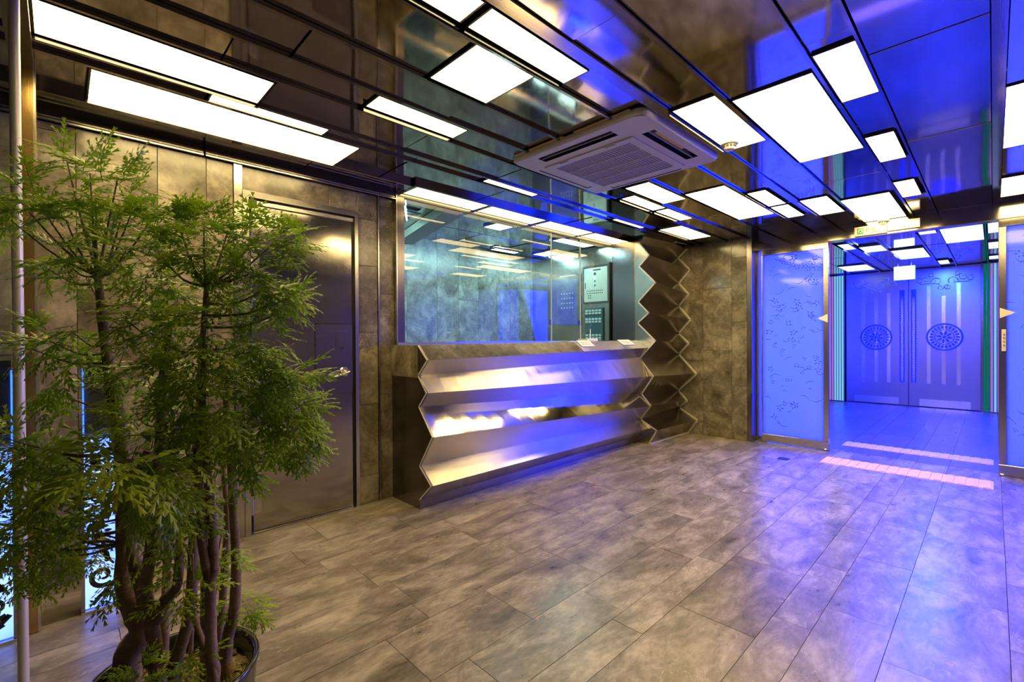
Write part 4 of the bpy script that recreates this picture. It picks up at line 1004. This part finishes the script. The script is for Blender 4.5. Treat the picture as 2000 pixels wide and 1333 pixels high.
# ================================================================== POTTED TREE
PT = thing('potted_tree', 'tall feathery leaved green plant with many bare stems in a black pot', 'plant', (.21, 1.46, 0))
pc = (.21, 1.46, 0)
pm = MB(); pm.lathe([(0, .0), (.125, .0), (.140, .02), (.165, .20), (.182, .385), (.187, .398), (.186, .406), (.176, .406), (.170, .395), (.166, .34)], pc, 48)
fix_normals(pm.build('pot', M['pot'], PT))
sm_ = MB(); sm_.lathe([(0, .350), (.08, .352), (.166, .345)], pc, 32); so_ = sm_.build('soil', M['gravel'], PT)
rg_ = random.Random(17); gv = MB()
for i in range(900):
    a = rg_.uniform(0, 2 * PI); r = .160 * math.sqrt(rg_.random()); s = rg_.uniform(.003, .0075); x, y, z = pc[0] + r * math.cos(a), pc[1] + r * math.sin(a), .352 + rg_.uniform(0, .006)
    k = rg_.uniform(.6, 1.2); th = rg_.uniform(0, 3)
    P6 = [(s, 0, 0), (0, s * k, 0), (-s, 0, 0), (0, -s * k, 0), (0, 0, s * .8), (0, 0, -s * .6)]
    P6 = [(x + p[0] * math.cos(th) - p[1] * math.sin(th), y + p[0] * math.sin(th) + p[1] * math.cos(th), z + p[2]) for p in P6]
    gv.add(P6, [(0, 1, 4), (1, 2, 4), (2, 3, 4), (3, 0, 4), (1, 0, 5), (2, 1, 5), (3, 2, 5), (0, 3, 5)])
go = gv.build('gravel', M['gravel'], so_); go['kind'] = 'stuff'
TRUNKS=[
 ([(0.11, 1.573, 0.369), (0.122, 1.562, 0.436), (0.15, 1.549, 0.493), (0.135, 1.564, 0.542), (0.12, 1.579, 0.616), (0.122, 1.591, 0.719), (0.12, 1.594, 0.854), (0.113, 1.588, 0.991), (0.1, 1.588, 1.113), (0.089, 1.599, 1.219), (0.08, 1.608, 1.312), (0.073, 1.615, 1.418)],0.034,0.009),
 ([(0.15, 1.549, 0.493), (0.156, 1.53, 0.568), (0.138, 1.52, 0.671), (0.124, 1.534, 0.762), (0.134, 1.525, 0.867), (0.161, 1.5, 0.971)],0.022,0.010),
 ([(0.168, 1.419, 0.42), (0.164, 1.424, 0.47), (0.159, 1.429, 0.535), (0.146, 1.442, 0.632), (0.158, 1.431, 0.757), (0.167, 1.437, 0.879), (0.176, 1.43, 1.005), (0.184, 1.437, 1.156), (0.196, 1.426, 1.283)],0.022,0.008),
 ([(0.162, 1.426, 0.564), (0.184, 1.419, 0.614), (0.206, 1.412, 0.647), (0.214, 1.419, 0.77)],0.016,0.009),
 ([(0.197, 1.42, 0.43), (0.21, 1.407, 0.488), (0.225, 1.393, 0.557), (0.233, 1.386, 0.659), (0.236, 1.384, 0.761), (0.242, 1.392, 0.872), (0.249, 1.387, 1.013), (0.253, 1.383, 1.154), (0.26, 1.378, 1.283), (0.266, 1.372, 1.385)],0.018,0.006),
 ([(0.258, 1.291, 0.453), (0.254, 1.295, 0.502), (0.253, 1.296, 0.599), (0.252, 1.298, 0.672), (0.24, 1.31, 0.77), (0.239, 1.326, 0.888), (0.236, 1.343, 0.997)],0.017,0.008),
 ([(0.252, 1.298, 0.672), (0.262, 1.302, 0.716), (0.26, 1.319, 0.835), (0.256, 1.337, 0.944), (0.25, 1.344, 1.082), (0.255, 1.341, 1.219)],0.013,0.006),
 ([(0.313, 1.432, 0.414), (0.319, 1.427, 0.462), (0.331, 1.415, 0.53), (0.335, 1.412, 0.654), (0.331, 1.417, 0.791), (0.324, 1.411, 0.931), (0.314, 1.407, 1.095), (0.306, 1.417, 1.217)],0.019,0.007),
 ([(0.306, 1.48, 0.412), (0.315, 1.472, 0.527), (0.322, 1.467, 0.654), (0.324, 1.451, 0.77), (0.317, 1.459, 0.923), (0.31, 1.453, 1.064)],0.013,0.006),
 ([(0.199, 1.598, 0.388), (0.204, 1.594, 0.494), (0.208, 1.59, 0.607), (0.212, 1.574, 0.781), (0.218, 1.556, 0.98), (0.227, 1.535, 1.203)],0.013,0.006),
 ([(0.257, 1.277, 0.454), (0.243, 1.319, 0.517), (0.235, 1.355, 0.557), (0.233, 1.385, 0.583)],0.009,0.006),
 ([(0.254, 1.545, 0.395), (0.257, 1.542, 0.466), (0.266, 1.535, 0.635), (0.263, 1.525, 0.809)],0.007,0.005),
 ([(0.269, 1.461, 0.444), (0.27, 1.461, 0.55), (0.269, 1.449, 0.677), (0.272, 1.433, 0.829)],0.011,0.006),
]
CLUMPS=[ # x,y,z,radius,leaves,side,lift
 (0.059,1.631,1.677,0.055,14,0.1,0.5),(0.021,1.668,1.713,0.035,8,-0.5,0.4),(0.104,1.587,1.667,0.04,9,0.8,0.2),(0.068,1.622,1.611,0.05,8,0.2,0.3),(-0.068,1.697,1.612,0.06,14,-0.8,0.3),
 (-0.027,1.686,1.592,0.06,14,-0.5,0.3),(-0.077,1.706,1.555,0.045,8,-0.8,-0.1),(0.015,1.645,1.559,0.06,14,-0.3,0.4),(0.063,1.64,1.54,0.06,14,0,0.4),(0.115,1.575,1.55,0.06,16,0,0.5),
 (0.141,1.565,1.593,0.035,8,0.1,0.5),(0.165,1.499,1.545,0.06,18,0.2,0.5),(0.217,1.449,1.545,0.06,18,0.2,0.5),(0.263,1.404,1.538,0.055,16,0.3,0.5),(0.305,1.363,1.518,0.055,16,0.4,0.4),
 (0.358,1.34,1.509,0.05,12,0.6,0.3),(0.404,1.309,1.511,0.05,14,0.8,0.2),(0.437,1.292,1.496,0.035,8,1,0),(0.124,1.497,1.474,0.065,18,-0.2,0.2),(0.177,1.431,1.459,0.065,20,0,0.2),
 (0.231,1.379,1.459,0.065,20,0.1,0.2),(0.288,1.338,1.448,0.06,18,0.2,0.2),(0.335,1.32,1.431,0.055,14,0.4,0.1),(0.386,1.312,1.389,0.055,16,0.6,-0.1),(0.422,1.29,1.363,0.045,12,0.7,-0.4),
 (0.415,1.297,1.33,0.03,8,0.5,-0.8),(0.01,1.649,1.461,0.05,12,-0.6,0.2),(-0.014,1.672,1.436,0.035,7,-0.8,-0.1),(0.08,1.581,1.454,0.05,12,-0.2,0.1),(0.059,1.671,1.416,0.04,7,-0.3,0.1),
 (0.171,1.562,1.394,0.06,16,0,0),(0.226,1.481,1.378,0.06,16,0,0),(0.276,1.39,1.375,0.06,14,0.1,0),(0.328,1.368,1.35,0.05,12,0.3,0),(0.184,1.591,1.328,0.055,10,0,0),
 (0.112,1.368,1.298,0.055,12,-0.1,-0.1),(0.144,1.323,1.274,0.05,10,0.1,-0.3),(0.187,1.365,1.269,0.055,10,0.2,-0.2),(0.242,1.298,1.293,0.055,12,0.1,-0.2),(0.266,1.289,1.244,0.05,10,0.3,-0.4),
 (0.031,1.599,1.272,0.05,12,-0.6,0),(-0.01,1.64,1.253,0.045,10,-0.8,-0.1),(-0.043,1.671,1.234,0.03,6,-1,-0.4),(0.046,1.64,1.226,0.045,8,-0.2,-0.3),(0.353,1.371,1.284,0.05,12,0.5,0.1),
 (0.386,1.339,1.25,0.045,10,0.6,-0.3),(0.405,1.32,1.196,0.035,8,0.5,-0.8),(0.327,1.368,1.217,0.05,12,0.3,-0.1),(0.032,1.668,1.166,0.045,9,-0.5,0),(-0.002,1.7,1.126,0.04,8,-0.7,-0.6),
 (0.108,1.51,1.156,0.05,10,0,-0.1),(0.153,1.509,1.18,0.055,12,0,0),(0.192,1.332,1.185,0.055,14,0,0),(0.235,1.29,1.185,0.05,14,0.2,-0.1),(0.212,1.339,1.135,0.055,12,0.1,-0.3),
 (0.286,1.338,1.149,0.055,14,0.3,0),(0.346,1.349,1.157,0.05,12,0.4,0.1),(0.387,1.323,1.149,0.05,12,0.6,0.1),(0.44,1.272,1.156,0.04,10,0.8,0),(0.403,1.294,1.104,0.05,14,0.6,-0.1),
 (0.444,1.267,1.082,0.045,12,0.7,-0.4),(0.456,1.256,1.035,0.035,10,0.5,-0.8),(0.358,1.309,1.074,0.055,14,0.4,-0.2),(0.289,1.306,1.082,0.06,16,0.2,-0.2),(0.229,1.322,1.074,0.06,16,0,-0.2),
 (0.182,1.41,1.082,0.06,14,-0.1,-0.1),(0.131,1.501,1.078,0.055,12,-0.2,0),(0.175,1.528,1.004,0.06,14,0,-0.1),(0.215,1.364,0.997,0.06,14,0,-0.2),(0.28,1.342,1.002,0.06,16,0.1,-0.3),
 (0.339,1.327,1.002,0.055,14,0.3,-0.4),(0.425,1.286,0.995,0.045,10,0.4,-0.6),(0.448,1.263,0.968,0.03,8,0.4,-0.9),(0.383,1.312,1.004,0.045,8,0.4,-0.5),(0.335,1.359,0.938,0.045,8,0.2,-0.8),
 (0.068,1.312,1.018,0.06,7,-0.6,0.1),(0.097,1.256,1.007,0.06,7,-0.2,-0.3),(0.138,1.244,0.996,0.06,8,0.2,-0.1),(0.172,1.238,0.974,0.055,8,0.5,-0.2),(0.118,1.263,0.964,0.06,7,0,-0.7),
 (0.16,1.25,0.924,0.05,7,0.2,-0.7),(0.153,1.437,0.851,0.05,8,-0.1,-0.3),(0.196,1.381,0.854,0.05,10,0,-0.3),(0.223,1.327,0.843,0.045,8,0.2,-0.3),(0.19,1.414,0.772,0.04,6,0,-0.4),
 (0.217,1.374,0.757,0.035,5,0.2,-0.5),(0.222,1.327,0.685,0.04,7,0.2,-0.4),(0.206,1.425,0.609,0.03,5,-0.1,-0.5),(0.115,1.542,0.658,0.035,4,-0.1,-0.5),(-0.052,1.622,0.999,0.045,10,-0.3,0.1),
 (-0.081,1.623,1.016,0.04,8,-0.7,0.1),(-0.017,1.616,0.981,0.045,10,0.2,0.1),(-0.008,1.607,0.931,0.045,10,0.2,0),(-0.066,1.635,0.925,0.05,10,-0.3,-0.3),(-0.04,1.624,0.884,0.045,10,0,-0.3),
 (-0.004,1.617,0.903,0.04,7,0.5,0),(0.02,1.636,0.946,0.045,10,-0.2,0.1),(0.044,1.64,0.907,0.04,8,0.1,-0.3),(-0.071,1.64,0.807,0.05,12,-0.4,0),(-0.027,1.625,0.792,0.05,12,0.1,0.1),
 (-0.088,1.628,0.772,0.045,8,-0.6,-0.3),(-0.036,1.619,0.734,0.05,10,0,-0.5),(0.009,1.617,0.771,0.05,12,0.2,0),(0.028,1.627,0.711,0.045,9,0.2,-0.4),(-0.067,1.635,0.695,0.04,9,-0.2,-0.8),
 (0.005,1.622,0.823,0.045,9,0,0.2),(0.048,1.649,0.751,0.035,6,0.3,-0.2),(0.354,1.365,0.542,0.03,8,0.9,0),(0.324,1.45,0.547,0.03,5,0.3,0),(0.297,1.435,0.686,0.035,7,0.3,0),
 (0.312,1.448,0.608,0.03,5,0.3,0.1),(0.132,1.357,0.488,0.03,5,0,0.1),(0.189,1.316,0.487,0.035,6,0.2,0.1),(0.221,1.327,0.49,0.03,4,0.3,0.1),(0.115,1.346,0.486,0.03,4,-0.2,0.1),
]

rk_ = random.Random(23)
def smooth_path(pts, sub=4):
    P = [Vector(p) for p in pts]; out = []
    for i in range(len(P) - 1):
        p0, p1, p2, p3 = P[max(i - 1, 0)], P[i], P[i + 1], P[min(i + 2, len(P) - 1)]
        for k in range(sub):
            t_ = k / sub
            out.append(.5 * ((2 * p1) + (p2 - p0) * t_ + (2 * p0 - 5 * p1 + 4 * p2 - p3) * t_ ** 2 + (3 * p1 - p0 - 3 * p2 + p3) * t_ ** 3))
    out.append(P[-1]); return out
ALLP = []
for pts, r0, r1 in TRUNKS:
    if pts[0][2] < .46:      # reaches down into the gravel
        x, y, z = pts[0]; dx, dy = pc[0] - x, pc[1] - y; d_ = math.hypot(dx, dy)
        if d_ > .14: x, y = pc[0] - dx / d_ * .14, pc[1] - dy / d_ * .14
        pts = [(x, y, .335)] + ([(x, y, .37)] if z > .39 else []) + [p for p in pts if p[2] > .40]
    sp_ = smooth_path(pts)
    ALLP += [p for p in sp_ if p.z > .7]
    mb = MB(); mb.tube(sp_, r0, r1, 10, .07, rk_); mb.build('stem', M['bark'], PT)
kn = MB()
# leaves: a feathered leaf on a stalk, unit = metres, growing along +X, face up +Z
def leaf_shape(seed, big=1.0):
    r = random.Random(seed); mb = MB(); L = .068 * big
    def drop(x): return -.9 * x * x / L * .45
    st = []
    for i in range(6):
        x = L * i / 5; st.append((x, 0, drop(x)))
    mb.tube(st, .0011 * big, .0005 * big, 3)
    def leaflet(bx, ang, l, wd, lobes=3, twist=0):
        ca, sa = math.cos(ang), math.sin(ang); z0 = drop(bx)
        def T(u, v): return (bx + u * ca - v * sa, u * sa + v * ca, z0 - .55 * u * u / max(l, .01) * .6 + twist * v - abs(v) * .25)
        V = [T(0, 0)]; mids = [0]
        for k in range(1, lobes + 1): V.append(T(l * k / (lobes + .4), 0)); mids.append(len(V) - 1)
        tip = len(V); V.append(T(l, 0)); F = []
        for sg in (1, -1):
            for k in range(lobes):
                u0, u1 = l * k / (lobes + .4), l * (k + 1) / (lobes + .4)
                ww = wd * (1 - .22 * k) * r.uniform(.8, 1.15)
                e = len(V); V.append(T(u1 * .78 + u0 * .22 + l * .16, sg * ww)); e2 = len(V); V.append(T(u0 * .55 + u1 * .45, sg * ww * .40))
                F += [(mids[k], e2, mids[k + 1]) if sg < 0 else (mids[k], mids[k + 1], e2), (e2, e, mids[k + 1]) if sg < 0 else (e2, mids[k + 1], e)]
        e3 = len(V); V.append(T(l * .88, wd * .16)); e4 = len(V); V.append(T(l * .88, -wd * .16))
        F += [(mids[-1], tip, e3), (mids[-1], e4, tip)]
        mb.add(V, F)
    for k in range(3):
        bx = L * (.34 + .27 * k); l = L * (.66 - .05 * k) * r.uniform(.85, 1.15)
        for sg in (1, -1): leaflet(bx, sg * r.uniform(.5, .9), l, l * .19, 3, r.uniform(-.2, .2))
    leaflet(L * .96, r.uniform(-.15, .15), L * .62, L * .115, 3)
    return mb
LM = [leaf_shape(100 + i) for i in range(6)]; LB = [leaf_shape(200 + i, 1.0) for i in range(3)]
LME = [m_.mesh('leaf', M['leaf']) for m_ in LM]; LY = LM[0].mesh('leaf_yellow', M['leaf_yellow'])
SIDE = Vector((.718, -.696, 0)); UP = Vector((0, 0, 1)); TOW = Vector((-.696, -.718, 0))
poses = []
br_n = 0
for (x, y, z, rad, n, sx, sz) in CLUMPS:
    c = Vector((x, y, z)); bias = SIDE * sx + UP * sz
    # branch from the nearest lower stem point
    if ALLP and z > .55:
        best = min(ALLP, key=lambda p: (p - c).length + max(0, p.z - c.z + .03) * 4)
        if (best - c).length > .03:
            mid = best.lerp(c, .5) + Vector((0, 0, -.02 if z > best.z else .03))
            mb = MB(); mb.tube(smooth_path([best, mid, c + bias * rad * .3], 4), .0042 if (best - c).length > .12 else .003, .0014, 6); mb.build('branch', M['bark'], PT)
    tw = MB()
    for i in range(n):
        d = Vector((rk_.gauss(0, 1), rk_.gauss(0, 1), rk_.gauss(0, .75))).normalized() * .8 + bias * .75 + TOW * .12 + UP * .10
        d.normalize()
        base = c + Vector((rk_.uniform(-1, 1), rk_.uniform(-1, 1), rk_.uniform(-1, 1))) * rad * .50 + d * rad * .10
        s = rk_.uniform(.75, 1.15)
        if rad >= .06 and n <= 8: s *= 1.45
        if rad <= .032: s *= .75
        X = d; Z = (UP + Vector((rk_.uniform(-.4, .4), rk_.uniform(-.4, .4), 0)) + TOW * .25); Z = (Z - X * Z.dot(X)).normalized(); Y = Z.cross(X)
        mt = Matrix(((X.x * s, Y.x * s, Z.x * s, base.x), (X.y * s, Y.y * s, Z.y * s, base.y), (X.z * s, Y.z * s, Z.z * s, base.z), (0, 0, 0, 1)))
        # keep clear of the wall side glass post
        near = -base.dot(TOW) - s * .35
        poses.append((near, mt, rk_.randrange(6)))
poses.sort(key=lambda p: p[0])
rest = MB(); yn = 0; YSPOT = Vector((0.395, 1.316, 1.216))
Pi = Matrix.Translation(-Vector(PT.location))
for k, (nr, mt, w_) in enumerate(poses):
    if k < 290:
        yel = (Vector((mt[0][3], mt[1][3], mt[2][3])) - YSPOT).length < .045 and yn < 7; yn += yel
        o = bpy.data.objects.new('leaf', LY if yel else LME[w_]); COL.objects.link(o); o.parent = PT; o.matrix_local = Pi @ mt
        if yel: o['label'] = 'yellowed leaf'
    else:
        src = LM[w_]; rest.add([mt @ Vector(v) for v in src.v], src.f)
fo = rest.build('foliage', M['leaf'], PT); fo['kind'] = 'stuff'
